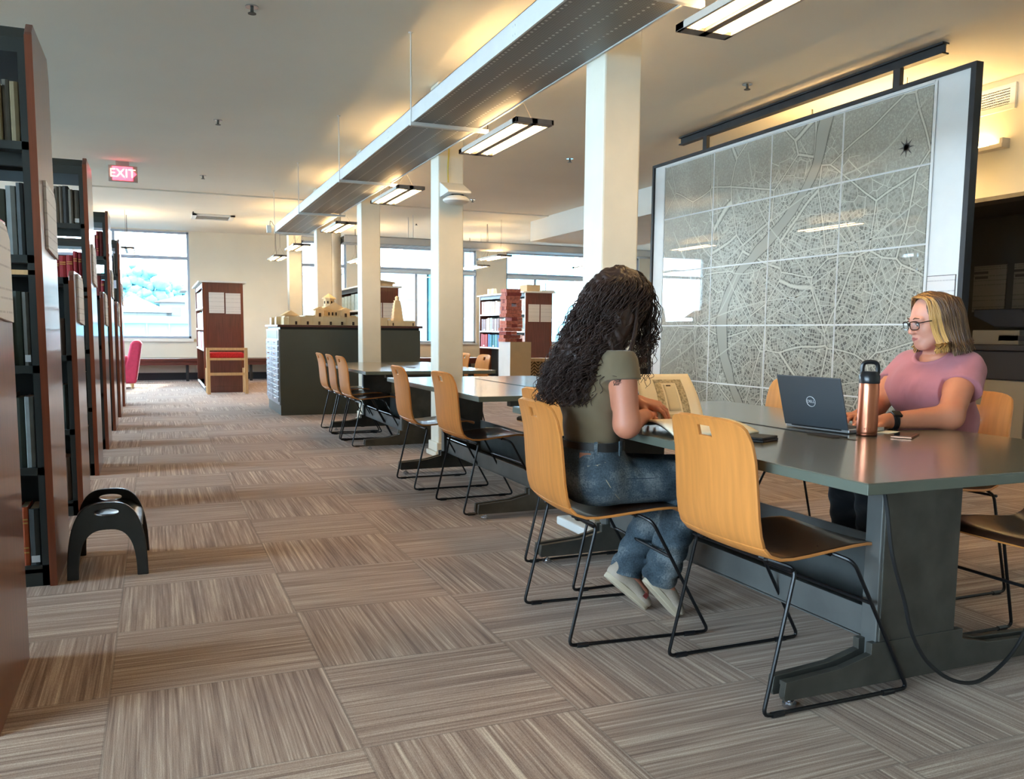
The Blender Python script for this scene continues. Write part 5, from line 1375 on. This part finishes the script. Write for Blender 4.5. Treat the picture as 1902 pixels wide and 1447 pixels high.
def spl(P, n):
    """catmull-rom through control points, n samples"""
    P = np.asarray(P, float); m = len(P); t = np.linspace(0, m-1-1e-6, n); i = t.astype(int); u = (t-i)[:, None]
    p0 = P[np.maximum(i-1, 0)]; p1 = P[i]; p2 = P[np.minimum(i+1, m-1)]; p3 = P[np.minimum(i+2, m-1)]
    return .5*((2*p1)+(p2-p0)*u+(2*p0-5*p1+4*p2-p3)*u*u+(3*p1-p0-3*p2+p3)*u**3)
def hairmat(name, rgb, rough=.4):
    m, nt, b = new_mat(name)
    tc = N(nt, 'ShaderNodeTexCoord'); no = N(nt, 'ShaderNodeTexNoise'); no.inputs['Scale'].default_value = 12; L(nt, tc.outputs['Object'], no.inputs['Vector'])
    c = lin(rgb); r = ramp(nt, no.outputs['Fac'], [(.3, tuple(v*.8 for v in c[:3])+(1,)), (.7, tuple(min(1, v*1.2) for v in c[:3])+(1,))]); L(nt, r.outputs['Color'], b.inputs['Base Color'])
    b.inputs['Roughness'].default_value = rough; b.inputs['Specular IOR Level'].default_value = .45
    return m
hair_dark = hairmat('dark_curly_hair', (50, 31, 24), .5); hair_brown = hairmat('chestnut_hair', (88, 60, 40)); hair_blond = hairmat('blond_streak_hair', (196, 150, 86)); hair_mid = hairmat('dark_blond_hair', (120, 88, 56))

# ================================================================== person with long curly hair
pa = thing('person', 'seated person with long dark curly hair, olive t-shirt and jeans reading a large book', 'person', (1.60, 2.94, 0))
HC = (1.68, 2.94, 1.270); HR = frame3((.80, .12, -.42))
hp, HW = head_prims(HC, HR, 1.0)
armR = [CAP((1.590, 2.775, 1.025), (1.600, 2.745, .815), .054, .047, .03), CAP((1.600, 2.745, .812), (1.790, 2.935, .822), .046, .028, .03)]
armL = [CAP((1.620, 3.100, 1.025), (1.735, 3.150, .830), .052, .044, .03), CAP((1.735, 3.150, .830), (1.825, 3.045, .870), .042, .027, .03)]
hR = hand_prims((1.790, 2.935, .822), (.62, .72, -.10), (.25, .1, -1), 1, curl=.22, spread=.20)
hL = hand_prims((1.825, 3.045, .870), (.55, -.55, -.15), (.1, .2, -1), -1, curl=.55)
torso = [ELL((1.550, 2.935, .92), (.112, .142, .14), None, .05), ELL((1.555, 2.935, .77), (.092, .122, .12), None, .05), ELL((1.585, 2.935, 1.015), (.070, .165, .060), None, .05),
         ELL((1.645, 2.885, .925), (.045, .05, .05), None, .04), ELL((1.645, 2.985, .925), (.045, .05, .05), None, .04), ELL((1.545, 2.94, .62), (.105, .155, .115), None, .05),
         CAP((1.60, 2.935, 1.04), (1.655, 2.94, 1.19), .050, .046, .03)]
legs = [CAP((1.58, 2.86, .585), (1.95, 2.85, .555), .075, .060, .04), CAP((1.95, 2.85, .545), (1.84, 2.875, .215), .055, .036, .03), CAP((1.58, 3.02, .585), (1.98, 3.03, .56), .075, .060, .04), CAP((1.98, 3.03, .55), (1.765, 3.025, .185), .055, .036, .03),
        CAP((1.84, 2.875, .20), (1.90, 2.865, .08), .033, .028, .03), CAP((1.765, 3.025, .17), (1.84, 3.0, .075), .033, .028, .03)]
body = torso+legs+armR+armL+hR+hL+hp
sdf_mesh('body', body, (1.36, 2.62, .02), (2.12, 3.28, 1.42), .007, skin_a, pa, fine=[((1.74, 2.86, .76), (2.02, 3.14, .93), .0026)])
# t-shirt
def off(pr, d): return [(p[0], p[1], (p[2]+d) if p[0] == 'ell' else p[2], (p[3]+d) if p[0] == 'cap' else p[3], (p[4]+d) if p[0] == 'cap' else p[4], p[5], p[6]) for p in pr]
slv = [CAP((1.588, 2.795, 1.030), (1.594, 2.755, .925), .074, .068, .04), CAP((1.62, 3.08, 1.030), (1.67, 3.118, .925), .072, .066, .04)]
sh = off(torso[:5], .012)+[CAP((1.595, 2.935, 1.02), (1.615, 2.935, 1.09), .068, .058, .04)]
def post_shirt(D, X, Y, Z):
    D = D+.0022*np.sin(X*38+Z*70+1.5*np.sin(Y*30))*np.clip((.98-Z)*6, 0, 1)*np.clip((Z-.70)*8, 0, 1)
    D = np.maximum(D, .722-Z)
    D2 = sdf_eval_grid(slv, X, Y, Z); D2 = np.maximum(D2, .955-Z-(Y-2.94)*.12)     # the sleeves end square to the arm
    k = .03; hh = np.clip(.5+.5*(D2-D)/k, 0, 1); D = D2*(1-hh)+D*hh-k*hh*(1-hh)
    return np.maximum(D, Z-1.085)
sdf_mesh('tshirt', sh, (1.38, 2.64, .70), (1.80, 3.24, 1.12), .005, olive, pa, post=post_shirt)
# jeans
hipg = [ELL((1.545, 2.94, .615), (.128, .178, .135), None, .05), ELL((1.556, 2.935, .70), (.108, .142, .08), None, .05),
        CAP((1.58, 2.865, .585), (1.955, 2.848, .565), .094, .078, .05), CAP((1.58, 3.015, .585), (1.985, 3.03, .565), .092, .078, .05)]
calf = [CAP((1.960, 2.848, .550), (1.845, 2.873, .190), .078, .070, .03), CAP((1.990, 3.03, .55), (1.775, 3.024, .165), .078, .069, .03)]
def eval_jeans(X, Y, Z): return None
def post_hip(D, X, Y, Z):
    D = np.maximum(D, .492-Z); D = np.maximum(D, Z-.742)
    return D+.003*np.sin(X*60+Z*40)*np.exp(-((X-1.66)**2+(Z-.64)**2)/.004)
_se = sdf_eval
def jeans_mesh():
    lo, hi, h = (1.38, 2.70, .09), (2.12, 3.16, .76), .0055
    ax = axes(lo, hi, h); A = _se(hipg, ax, post_hip)
    def pc(D, X, Y, Z):
        D = D+.0055*np.sin(Z*85+X*26+3*np.sin(Y*30))*np.clip((.46-Z)*4, 0, 1)
        return np.maximum(D, .148-Z+(X-1.80)*-.25)
    B = _se(calf, ax, pc); k = .03; hh = np.clip(.5+.5*(B-A)/k, 0, 1); D = B*(1-hh)+A*hh-k*hh*(1-hh)
    V, F = nets(D, ax)
    me = bpy.data.meshes.new('jeans'); me.from_pydata([tuple(v) for v in V-np.array(pa.location)], [], [tuple(int(i) for i in f) for f in F]); me.polygons.foreach_set('use_smooth', [True]*len(F)); me.materials.append(denim_m)
    o = bpy.data.objects.new('jeans', me); COL.objects.link(o); o.parent = pa; return o
je = jeans_mesh()
def sub(mb, name, m, parent, **kw):
    o = mb.build(name, m, None, **kw); o.parent = parent; o.location = tuple(-np.array(pa.location)); return o
def surf_y(prims, x, z, y0, s=-1):
    """first surface from the camera side along +y"""
    ys = np.arange(y0, y0+.5, .002)*1.0
    D = sdf_eval(prims, [np.array([x-1e-4, x+1e-4]), ys, np.array([z-1e-4, z+1e-4])])[0, :, 0]
    i = np.argmax(D < 0); return ys[i] if D[i] < 0 else None
def on_jeans(pts, r, name, m, parent):
    P = []
    for x, z in pts:
        y = surf_y(hipg+calf, x, z, 2.6)
        if y is not None: P.append((x, y-.0005, z))
    if len(P) > 2: sub(MB().tube(P, r, 6, sub=3), name, m, parent)
on_jeans([(1.50, .66), (1.53, .60), (1.57, .55), (1.60, .525)], .0016, 'pocket_stitching', seam_m, je)
on_jeans([(1.47, .655), (1.50, .66), (1.53, .67)], .0016, 'pocket_top_stitching', seam_m, je)
on_jeans([(1.58, .69), (1.61, .65), (1.65, .61)], .0016, 'front_pocket_seam', denim_dark, je)
on_jeans([(1.62, .605), (1.70, .60), (1.80, .598), (1.90, .59), (1.98, .56)], .0014, 'side_seam', denim_dark, je)
# belt, loop, patch
bp_ = [(1.556+.116*math.cos(a), 2.935+.150*math.sin(a), .722) for a in np.linspace(0, 2*PI, 48, endpoint=False)]
mb = MB(); n = 48
vs = [(1.556+(.112)*math.cos(a), 2.935+.146*math.sin(a), z) for z in (.705, .738) for a in np.linspace(0, 2*PI, n, endpoint=False)]+[(1.556+(.118)*math.cos(a), 2.935+.152*math.sin(a), z) for z in (.705, .738) for a in np.linspace(0, 2*PI, n, endpoint=False)]
fs = []
for i in range(n):
    j = (i+1) % n; fs += [(2*n+i, 2*n+j, 3*n+j, 3*n+i), (i, n+i, n+j, j), (n+i, 3*n+i, 3*n+j, n+j), (i, j, 2*n+j, 2*n+i)]
mb.add(vs, fs).build('belt', belt_m, pa, world=True, smooth=True)
for a in (-2.05, -1.2): 
    c = (1.556+.121*math.cos(a), 2.935+.155*math.sin(a)); sub(MB().mbox(Matrix.Translation((c[0], c[1], .717)) @ Matrix.Rotation(a, 4, 'Z'), .003, .0065, .028), 'belt_loop', denim_m, je)
c = (1.556+.121*math.cos(-2.35), 2.935+.155*math.sin(-2.35)); sub(MB().mbox(Matrix.Translation((c[0], c[1], .688)) @ Matrix.Rotation(-2.35, 4, 'Z'), .003, .022, .014), 'leather_patch', patch_m, je)
s1 = shoe('shoe', (1.775, 2.885, .160), (1.915, 2.865, .004), (.6, 0, .75), shoe_m, sole_m, pa)
s2 = shoe('shoe', (1.680, 3.030, .150), (1.845, 2.995, .004), (.6, 0, .75), shoe_m, sole_m, pa)
sub(MB().mbox(Matrix.Translation((1.83, 2.955, .075)) @ Matrix.Rotation(-.8, 4, 'Y'), .010, .002, .010), 'red_heel_tag', mat('dark_red_tag', (110, 40, 36), .6), s2)

# hair: opaque mass plus curls
hprims = [ELL((1.660, 2.94, 1.285), (.128, .112, .118), None, .05), CAP((1.60, 2.935, 1.19), (1.50, 2.925, 1.04), .108, .100, .06), CAP((1.50, 2.925, 1.04), (1.465, 2.92, .955), .098, .072, .05),
          CAP((1.755, 2.945, 1.30), (1.785, 2.935, 1.20), .050, .024, .04), CAP((1.62, 2.85, 1.20), (1.555, 2.835, 1.06), .05, .035, .05)]
def post_hair(D, X, Y, Z): return D+.006*np.sin(Z*95+6*np.sin(X*40)+Y*30)*np.sin(Y*110+X*70)
hair = sdf_mesh('hair', hprims, (1.33, 2.70, .84), (1.90, 3.14, 1.43), .006, hair_dark, pa, post=post_hair)
rh = np.random.default_rng(11); ST = []
cl = np.array([(1.665, 2.94, 1.395), (1.665, 2.94, 1.33), (1.62, 2.937, 1.215), (1.545, 2.93, 1.09), (1.485, 2.922, .98), (1.455, 2.918, .875)])
rx = np.array([.012, .118, .128, .112, .108, .092]); ry = np.array([.012, .105, .118, .108, .102, .092])
NP = 54
def curl(P, amp0, amp1, turns, ph):
    n = len(P); t = np.linspace(0, 1, n); T = np.gradient(P, axis=0); T /= np.linalg.norm(T, axis=1)[:, None]+1e-9
    a = np.cross(T, np.array([.3, .9, .2])); a /= np.linalg.norm(a, axis=1)[:, None]+1e-9; b = np.cross(T, a)
    A = (amp0+(amp1-amp0)*t**.7)[:, None]; w = (ph+2*PI*turns*t)[:, None]
    return P+A*(np.cos(w)*a+np.sin(w)*b)
for i in range(1150):
    th = rh.uniform(0, 2*PI); rho = rh.uniform(.86, 1.10)
    if abs(((th+PI) % (2*PI))-PI) < .75 and rh.random() < .75: continue
    k = rh.normal(0, .05)
    R_ = np.stack([rx*rho, ry*rho], 1); drift = np.array([0, 0, .2, .6, .9, 1.0])*rh.normal(0, .018)
    C = cl.copy(); C[:, 0] += R_[:, 0]*np.cos(th+k)+drift; C[:, 1] += R_[:, 1]*np.sin(th+k)+np.array([0, 0, .2, .6, .9, 1.0])*rh.normal(0, .012); C[0, 2] += .012*rh.random()
    e = rh.uniform(.80, 1.02); P = spl(C, NP)[:int(NP*e)]
    P = curl(P, .003, rh.uniform(.007, .013), rh.uniform(7, 11), rh.uniform(0, 6.28))
    ST.append((P, np.linspace(1.1, .55, len(P))*rh.uniform(.7, 1.2)))
for i in range(150):       # flyaway outline curls
    th = rh.uniform(1.6, 4.7); rho = rh.uniform(1.08, 1.28); C = cl.copy(); g = np.array([.6, .8, 1, 1.05, 1.12, 1.25])
    C[:, 0] += rx*rho*g*np.cos(th); C[:, 1] += ry*rho*g*np.sin(th); C[0, 2] += .01
    P = spl(C, NP)[:int(NP*rh.uniform(.7, 1.0))]; P = curl(P, .003, rh.uniform(.010, .016), rh.uniform(7, 10), rh.uniform(0, 6.28)); ST.append((P, np.linspace(.8, .4, len(P))))
for i in range(110):       # curls hanging in front of the face and chest
    y = rh.uniform(2.87, 3.02); x = rh.uniform(1.755, 1.815); zb = rh.uniform(.93, 1.12)
    C = [(1.675, 2.94, 1.398), (1.745, 2.94+(y-2.94)*.6, 1.37), (x-.005, y, 1.26), (x, y, 1.15), (x-.01+rh.normal(0, .008), y, (1.15+zb)/2), (x-.03+rh.normal(0, .012), y, zb)]
    P = curl(spl(C, NP), .002, rh.uniform(.006, .012), rh.uniform(6, 9), rh.uniform(0, 6.28)); ST.append((P, np.linspace(.9, .4, len(P))))
for i in range(40):        # a lock over the near shoulder
    C = [(1.665, 2.93, 1.40), (1.68, 2.84, 1.32), (1.66, 2.80, 1.18), (1.62, 2.765, 1.085), (1.585+rh.normal(0, .01), 2.735, 1.03), (1.56+rh.normal(0, .015), 2.735, rh.uniform(.95, 1.0))]
    P = curl(spl(C, NP), .002, rh.uniform(.006, .011), rh.uniform(7, 9), rh.uniform(0, 6.28)); ST.append((P, np.linspace(.9, .4, len(P))))
strand_curve('hair_curls', ST, hair_dark, hair, r=.0024, res=0)

# ================================================================== person in the pink t-shirt
pb = thing('person', 'seated person in a dusty pink t-shirt and glasses typing on the laptop', 'person', (3.2, 2.8, 0))
HC2 = (3.115, 2.755, 1.212); HR2 = frame3((-.93, .30, -.20))
hp2, HW2 = head_prims(HC2, HR2, 1.02)
armN = [CAP((3.198, 2.648, 1.000), (3.005, 2.548, .822), .060, .052, .04), CAP((3.005, 2.548, .820), (2.735, 2.622, .802), .050, .031, .03)]
armF = [CAP((3.198, 2.955, 1.000), (3.045, 2.985, .830), .059, .050, .04), CAP((3.045, 2.985, .828), (2.790, 2.815, .804), .047, .031, .03)]
hN = hand_prims((2.735, 2.622, .802), (-.95, .28, .02), (0, 0, -1), 1, curl=.42, spread=.12)
hF = hand_prims((2.790, 2.815, .804), (-.93, -.30, .04), (0, 0, -1), -1, curl=.40, spread=.14)
torso2 = [ELL((3.205, 2.80, .93), (.115, .165, .13), None, .05), ELL((3.235, 2.80, .77), (.125, .160, .13), None, .05), ELL((3.215, 2.80, 1.005), (.068, .175, .058), None, .05),
          ELL((3.115, 2.738, .905), (.055, .072, .070), None, .08), ELL((3.115, 2.872, .905), (.055, .072, .070), None, .08), ELL((3.27, 2.80, .62), (.135, .175, .12), None, .05),
          CAP((3.205, 2.80, 1.04), (3.140, 2.765, 1.150), .056, .052, .03)]
legs2 = [CAP((3.22, 2.73, .585), (2.85, 2.80, .555), .080, .062, .04), CAP((2.85, 2.80, .55), (3.03, 2.95, .13), .056, .038, .03), CAP((3.22, 2.87, .585), (2.86, 2.97, .555), .080, .062, .04), CAP((2.86, 2.97, .55), (3.00, 3.075, .13), .056, .038, .03),
         CAP((3.03, 2.95, .12), (2.99, 2.95, .06), .034, .03, .03), CAP((3.00, 3.075, .12), (2.96, 3.08, .06), .034, .03, .03)]
body2 = torso2+legs2+armN+armF+hN+hF+hp2
def lips_fn(c):
    q = (c-V3(*HC2))@HR2.T/1.02
    m = np.zeros(len(c), int)
    lip = (q[:, 0] > .078) & (abs(q[:, 1]) < .0225) & (abs(q[:, 2]+.0585) < .0080-.30*np.maximum(abs(q[:, 1])-.005, 0))
    m[(np.abs(q) < .2).all(1) & (q[:, 2] > -.14)] = 2
    m[lip] = 1
    return m
sdf_mesh('body', body2, (2.52, 2.44, .02), (3.44, 3.18, 1.36), .007, [skin_b, lip_m, skin_face], pb, fine=[((2.99, 2.63, 1.085), (3.23, 2.88, 1.345), .0024), ((2.54, 2.54, .765), (2.80, 2.90, .86), .0026)], matfn=lips_fn)
sh2 = off(torso2[:5], .018)+[CAP((3.205, 2.655, 1.005), (3.128, 2.597, .915), .078, .076, .05), CAP((3.205, 2.945, 1.005), (3.135, 2.985, .915), .076, .072, .05)]
def post2(D, X, Y, Z):
    D = D+.0026*np.sin(Y*52+Z*38+2*np.sin(X*26))*np.clip((.90-Z)*7, 0, 1)+.002*np.sin(X*60-Z*55+Y*20)*np.clip((Z-.92)*8, 0, 1)
    D = np.maximum(D, .63-Z)
    # sleeve ends: planes square to the upper arms
    for (sx, sy, sz), (ex, ey, ez), cond in (((3.205, 2.63, 1.01), (3.005, 2.548, .822), Y < 2.66), ((3.205, 2.97, 1.01), (3.045, 2.985, .83), Y > 2.95)):
        d = unit(V3(ex-sx, ey-sy, ez-sz)); c = V3(sx, sy, sz)+d*.108
        D = np.where(cond & (Z > .84), np.maximum(D, (X-c[0])*d[0]+(Y-c[1])*d[1]+(Z-c[2])*d[2]), D)
    nk = np.sqrt(((X-3.152)/.084)**2+((Y-2.785)/.078)**2+((Z-1.095)/.074)**2)-1
    D = np.where(np.abs(nk*.08) < .012, D-.0035, D)
    return np.maximum(D, -nk*.08)
sdf_mesh('tshirt', sh2, (2.94, 2.46, .60), (3.42, 3.14, 1.12), .005, pink, pb, post=post2)
tr = off(legs2[:4], .016)+[ELL((3.27, 2.80, .62), (.150, .190, .125), None, .05)]
def post3(D, X, Y, Z): return np.maximum(np.maximum(D, .105-Z), np.where(X > 3.0, .494-Z, -1)*np.where(Z > .40, 1, 0)+np.where(Z > .40, 0, -1)) if False else np.maximum(D, .105-Z)
trp = tr
def trousers():
    lo, hi, h = (2.72, 2.58, .08), (3.46, 3.16, .74), .006; ax = axes(lo, hi, h)
    A = sdf_eval([tr[0], tr[2], tr[4]], ax, lambda D, X, Y, Z: np.maximum(np.maximum(D, .496-Z), Z-.70)); B = sdf_eval([tr[1], tr[3]], ax, lambda D, X, Y, Z: np.maximum(D+.003*np.sin(Z*80+Y*30), .105-Z))
    k = .03; hh = np.clip(.5+.5*(B-A)/k, 0, 1); D = B*(1-hh)+A*hh-k*hh*(1-hh); V, F = nets(D, ax)
    me = bpy.data.meshes.new('trousers'); me.from_pydata([tuple(v) for v in V-np.array(pb.location)], [], [tuple(int(i) for i in f) for f in F]); me.polygons.foreach_set('use_smooth', [True]*len(F)); me.materials.append(black_f)
    o = bpy.data.objects.new('trousers', me); COL.objects.link(o); o.parent = pb; return o
trousers()
shoe('shoe', (3.075, 2.955, .004), (2.835, 2.945, .004), (0, 0, 1), shoe_w, white_metal, pb)
shoe('shoe', (3.045, 3.080, .004), (2.805, 3.110, .004), (0, 0, 1), shoe_w, white_metal, pb)
# smart watch
wa = unit(V3(2.735-3.005, 2.622-2.548, -.018)); wc = V3(2.765, 2.614, .803)
q1 = unit(np.cross(wa, (0, 0, 1))); q2 = np.cross(wa, q1); ring = [tuple(wc+.0355*(q1*math.cos(a)+q2*math.sin(a))) for a in np.linspace(0, 2*PI, 28, endpoint=False)]
mb = MB()
for dx in (-.009, -.003, .003, .009): mb.tube([tuple(V3(*p)+wa*dx) for p in ring], .0035, 6, closed=True)
wt = mb.build('watch', black_plastic, pb, world=True, smooth=True)
Rw = Matrix((tuple(wa), tuple(q1), tuple(-q2))).transposed().to_4x4(); 
if (-q2)[2] < 0: Rw = Matrix((tuple(wa), tuple(-q1), tuple(q2))).transposed().to_4x4()
mw = MB().mbox(Matrix.Translation(tuple(wc+V3(0, -.020, .030))) @ Matrix.Rotation(.55, 4, 'X') @ Rw, .019, .017, .006)
o = mw.build('watch_case', mat('watch_case', (36, 34, 34), .25, metal=.5), None, bevel=.004, seg=3); o.parent = wt; o.location = tuple(-np.array(pb.location))
# eyes, brows, glasses
def HL(p): return tuple(V3(*HW2(p)))
brow_m = mat('brown_brow', (96, 66, 46), .8); eye_w = mat('eye_white', (226, 220, 214), .25); iris_m = mat('iris_brown', (60, 44, 34), .15)
mb = MB()
for s in (1, -1):
    mb.tube([HL((.0935, s*.014, .026)), HL((.094, s*.028, .0305)), HL((.084, s*.044, .026))], [.0022, .0026, .0014, .0014][:3], 6)
mb.build('eyebrows', brow_m, pb, world=True, smooth=True)
for s in (1, -1):
    e = MB().ell(HL((.0795, s*.031, .0015)), (.0115, .0115, .0095), 16, 10).build('eye', eye_w, pb, world=True, smooth=True)
    o = MB().ell(HL((.0885, s*.031, -.001)), (.0035, .0048, .0048), 10, 6).build('iris', iris_m, None, smooth=True); o.parent = e; o.location = tuple(-np.array(pb.location))
    o = MB().tube([HL((.0875, s*.019, .002)), HL((.0915, s*.026, .0078)), HL((.0915, s*.036, .0075)), HL((.0855, s*.0435, .002))], .0016, 6, sub=4).build('upper_lashes', black_metal, None); o.parent = e; o.location = tuple(-np.array(pb.location))
mb = MB()
for s in (1, -1):
    rim = []
    for a in np.linspace(0, 2*PI, 28, endpoint=False):
        ca, sa = math.cos(a), math.sin(a); x = math.copysign(abs(ca)**.62, ca)*.0265; z = math.copysign(abs(sa)**.62, sa)*.0175
        rim.append(HL((.108-.010*(abs(s*.033+x)/.06)**2, s*.034+x, .000+z)))
    mb.tube(rim, .0021, 6, closed=True)
    mb.tube([HL((.101, s*.0600, .010)), HL((.07, s*.077, .012)), HL((.005, s*.082, .008))], .0022, 6)
mb.tube([HL((.1075, -.0085, .006)), HL((.111, 0, .009)), HL((.1075, .0085, .006))], .0021, 6, sub=3)
gl = mb.build('eyeglasses', mat('tortoise_frame', (20, 14, 16), .2), pb, world=True, smooth=True)
for s in (1, -1):
    vs = [HL((.1065, s*.034+.024*math.cos(a), .0155*math.sin(a))) for a in np.linspace(0, 2*PI, 20, endpoint=False)]
    o = MB().add([Vector(v) for v in vs], [tuple(range(20))]).build('lens', pane('spectacle_lens_%s' % ('near' if s > 0 else 'far'), (.97, .98, .98)), None); o.parent = gl; o.location = tuple(-np.array(pb.location))
# shoulder length hair
hp3 = [ELL(HL((-.018, 0, .032)), (.097, .086, .092), HR2, .03), CAP(HL((-.035, .066, .02)), HL((-.020, .078, -.115)), .030, .022, .04), CAP(HL((-.035, -.066, .02)), HL((-.030, -.078, -.12)), .030, .022, .04),
       CAP(HL((-.085, .0, .0)), HL((-.085, .0, -.12)), .045, .040, .04), CAP(HL((-.07, .045, 0)), HL((-.065, .055, -.13)), .035, .028, .04), CAP(HL((-.07, -.045, 0)), HL((-.065, -.055, -.13)), .035, .028, .04)]
def post4(D, X, Y, Z):
    q = [(X-HC2[0])*HR2[i][0]+(Y-HC2[1])*HR2[i][1]+(Z-HC2[2])*HR2[i][2] for i in range(3)]
    face = np.sqrt(((q[0]-.100)/.092)**2+(q[1]/.064)**2+((q[2]-.004)/.112)**2)-1
    return np.maximum(D, -face*.06)
hair2 = sdf_mesh('hair', hp3, (2.96, 2.56, 1.02), (3.32, 2.96, 1.36), .005, hair_brown, pb, post=post4)
groups = {'brown': [], 'blond': [], 'mid': []}
for i in range(1500):
    az = rh.uniform(math.radians(50), math.radians(310))              # around the head, 0 = face direction, 90 = her left
    if rh.random() < .22: az = rh.choice([1, -1])*rh.uniform(math.radians(46), math.radians(78))
    px = rh.uniform(-.05, .07) if abs(math.sin(az)) > .5 else rh.uniform(-.07, .02)
    part = (px, -.012+rh.normal(0, .003), .127-.55*max(0, px-.01)**1.3-9*min(0, px)**2)
    a = az; er, el = .101, .091; rr_ = rh.uniform(.97, 1.08)
    c, s = math.cos(a), math.sin(a); ex = -.020+er*rr_*c; ey = el*rr_*s
    zt = -.135+rh.uniform(-.015, .03)+(.02 if c > .2 else 0)
    fw = max(0, c)
    mid = (-.018+er*rr_*c*.68+(px*.35), el*rr_*s*.72, .100-.022*max(0, -c))
    C = [part, mid, (ex, ey, .035), (ex-.004, ey*1.03, -.04), (ex-.006-.01*fw, ey*(1.08+.08*rh.random()), -.09), (ex*(1.05+.10*rh.random()), ey*(1.14+.20*rh.random()), zt)]
    P = spl([HW2(p) for p in C], 30)
    P = P+.0022*np.sin(np.linspace(0, rh.uniform(5, 10), 30)+rh.uniform(0, 6))[:, None]*HR2[1]
    deg = math.degrees(a) % 360
    near = 46 <= deg <= 70
    g = 'blond' if (near and rh.random() < .85) or (290 <= deg <= 314 and rh.random() < .5) else ('mid' if rh.random() < .38 else 'brown')
    groups[g].append((P, np.linspace(1.1, .7, 30)))
for g, m, nm in (('brown', hair_brown, 'hair_strands'), ('blond', hair_blond, 'blond_streak'), ('mid', hair_mid, 'lighter_strands')):
    strand_curve(nm, groups[g], m, hair2, r=.0026, res=0)
# ------------------------------------------------------------------ camera, sky, colour
yaw, pit, rol, F = .3936, .1048, -.0092, 1591.8
f = Vector((math.sin(yaw)*math.cos(pit), math.cos(yaw)*math.cos(pit), -math.sin(pit)))
r0 = Vector((math.cos(yaw), -math.sin(yaw), 0)); d0 = f.cross(r0)
r = r0*math.cos(rol)+d0*math.sin(rol); d = d0*math.cos(rol)-r0*math.sin(rol)
cam = bpy.data.cameras.new('camera'); co = bpy.data.objects.new('camera', cam); COL.objects.link(co)
co.matrix_world = Matrix(((r.x, -d.x, -f.x, 0), (r.y, -d.y, -f.y, 0), (r.z, -d.z, -f.z, 1.15), (0, 0, 0, 1)))
cam.sensor_width = 36; cam.sensor_fit = 'HORIZONTAL'; cam.lens = F/1902*36; cam.shift_y = 60.08/1902; cam.clip_start = .05; cam.clip_end = 600
SC.camera = co
w = bpy.data.worlds.new('sky'); SC.world = w; w.use_nodes = True; nt = w.node_tree
bg = nt.nodes['Background']
tc = N(nt, 'ShaderNodeTexCoord'); sp = N(nt, 'ShaderNodeSeparateXYZ'); L(nt, tc.outputs['Generated'], sp.inputs[0])
rr = ramp(nt, sp.outputs['Z'], [(0.0, (0.72, 0.86, 1.0, 1)), (0.5, (0.62, 0.80, 1.0, 1))]); L(nt, rr.outputs['Color'], bg.inputs['Color'])
bg.inputs['Strength'].default_value = 11.0
sun = bpy.data.lights.new('sun', 'SUN'); so = bpy.data.objects.new('sun', sun); COL.objects.link(so); sun.energy = 3.0; sun.angle = math.radians(3); sun.color = (1, .96, .9)
so.rotation_euler = (math.radians(-52), math.radians(18), 0)      # high, from behind the viewer: lights the houses outside
for nm, hs, rot in (('far', WF, None), ('left', WL, None)):
    for i, h in enumerate(hs):
        a = bpy.data.lights.new('window_portal', 'AREA'); a.shape = 'RECTANGLE'; a.size = h[1]-h[0]; a.size_y = h[3]-h[2]; a.cycles.is_portal = True
        o = bpy.data.objects.new('window_portal', a); COL.objects.link(o)
        if nm == 'far': o.location = ((h[0]+h[1])/2, YF-.001, (h[2]+h[3])/2); o.rotation_euler = (-PI/2, 0, 0)
        else: o.location = (XL+.001, (h[0]+h[1])/2, (h[2]+h[3])/2); o.rotation_euler = (PI/2, 0, -PI/2)
for h in ():
    a = bpy.data.lights.new('window_portal', 'AREA'); a.shape = 'RECTANGLE'; a.size = h[1]-h[0]; a.size_y = h[3]-h[2]; a.cycles.is_portal = True
    o = bpy.data.objects.new('window_portal', a); COL.objects.link(o); o.location = ((h[0]+h[1])/2, YB+.001, (h[2]+h[3])/2); o.rotation_euler = (PI/2, 0, 0)
SC.view_settings.view_transform = 'Standard'; SC.view_settings.look = 'None'; SC.view_settings.exposure = 1.72; SC.view_settings.gamma = 1.0; SC.view_settings.use_curve_mapping = False
SC.cycles.use_denoising = True; SC.cycles.max_bounces = 7; SC.cycles.diffuse_bounces = 4; SC.cycles.glossy_bounces = 3; SC.cycles.transparent_max_bounces = 12
SC.cycles.sample_clamp_indirect = 6.0; SC.cycles.use_adaptive_sampling = True; SC.cycles.adaptive_threshold = .02; SC.cycles.caustics_reflective = False; SC.cycles.caustics_refractive = False
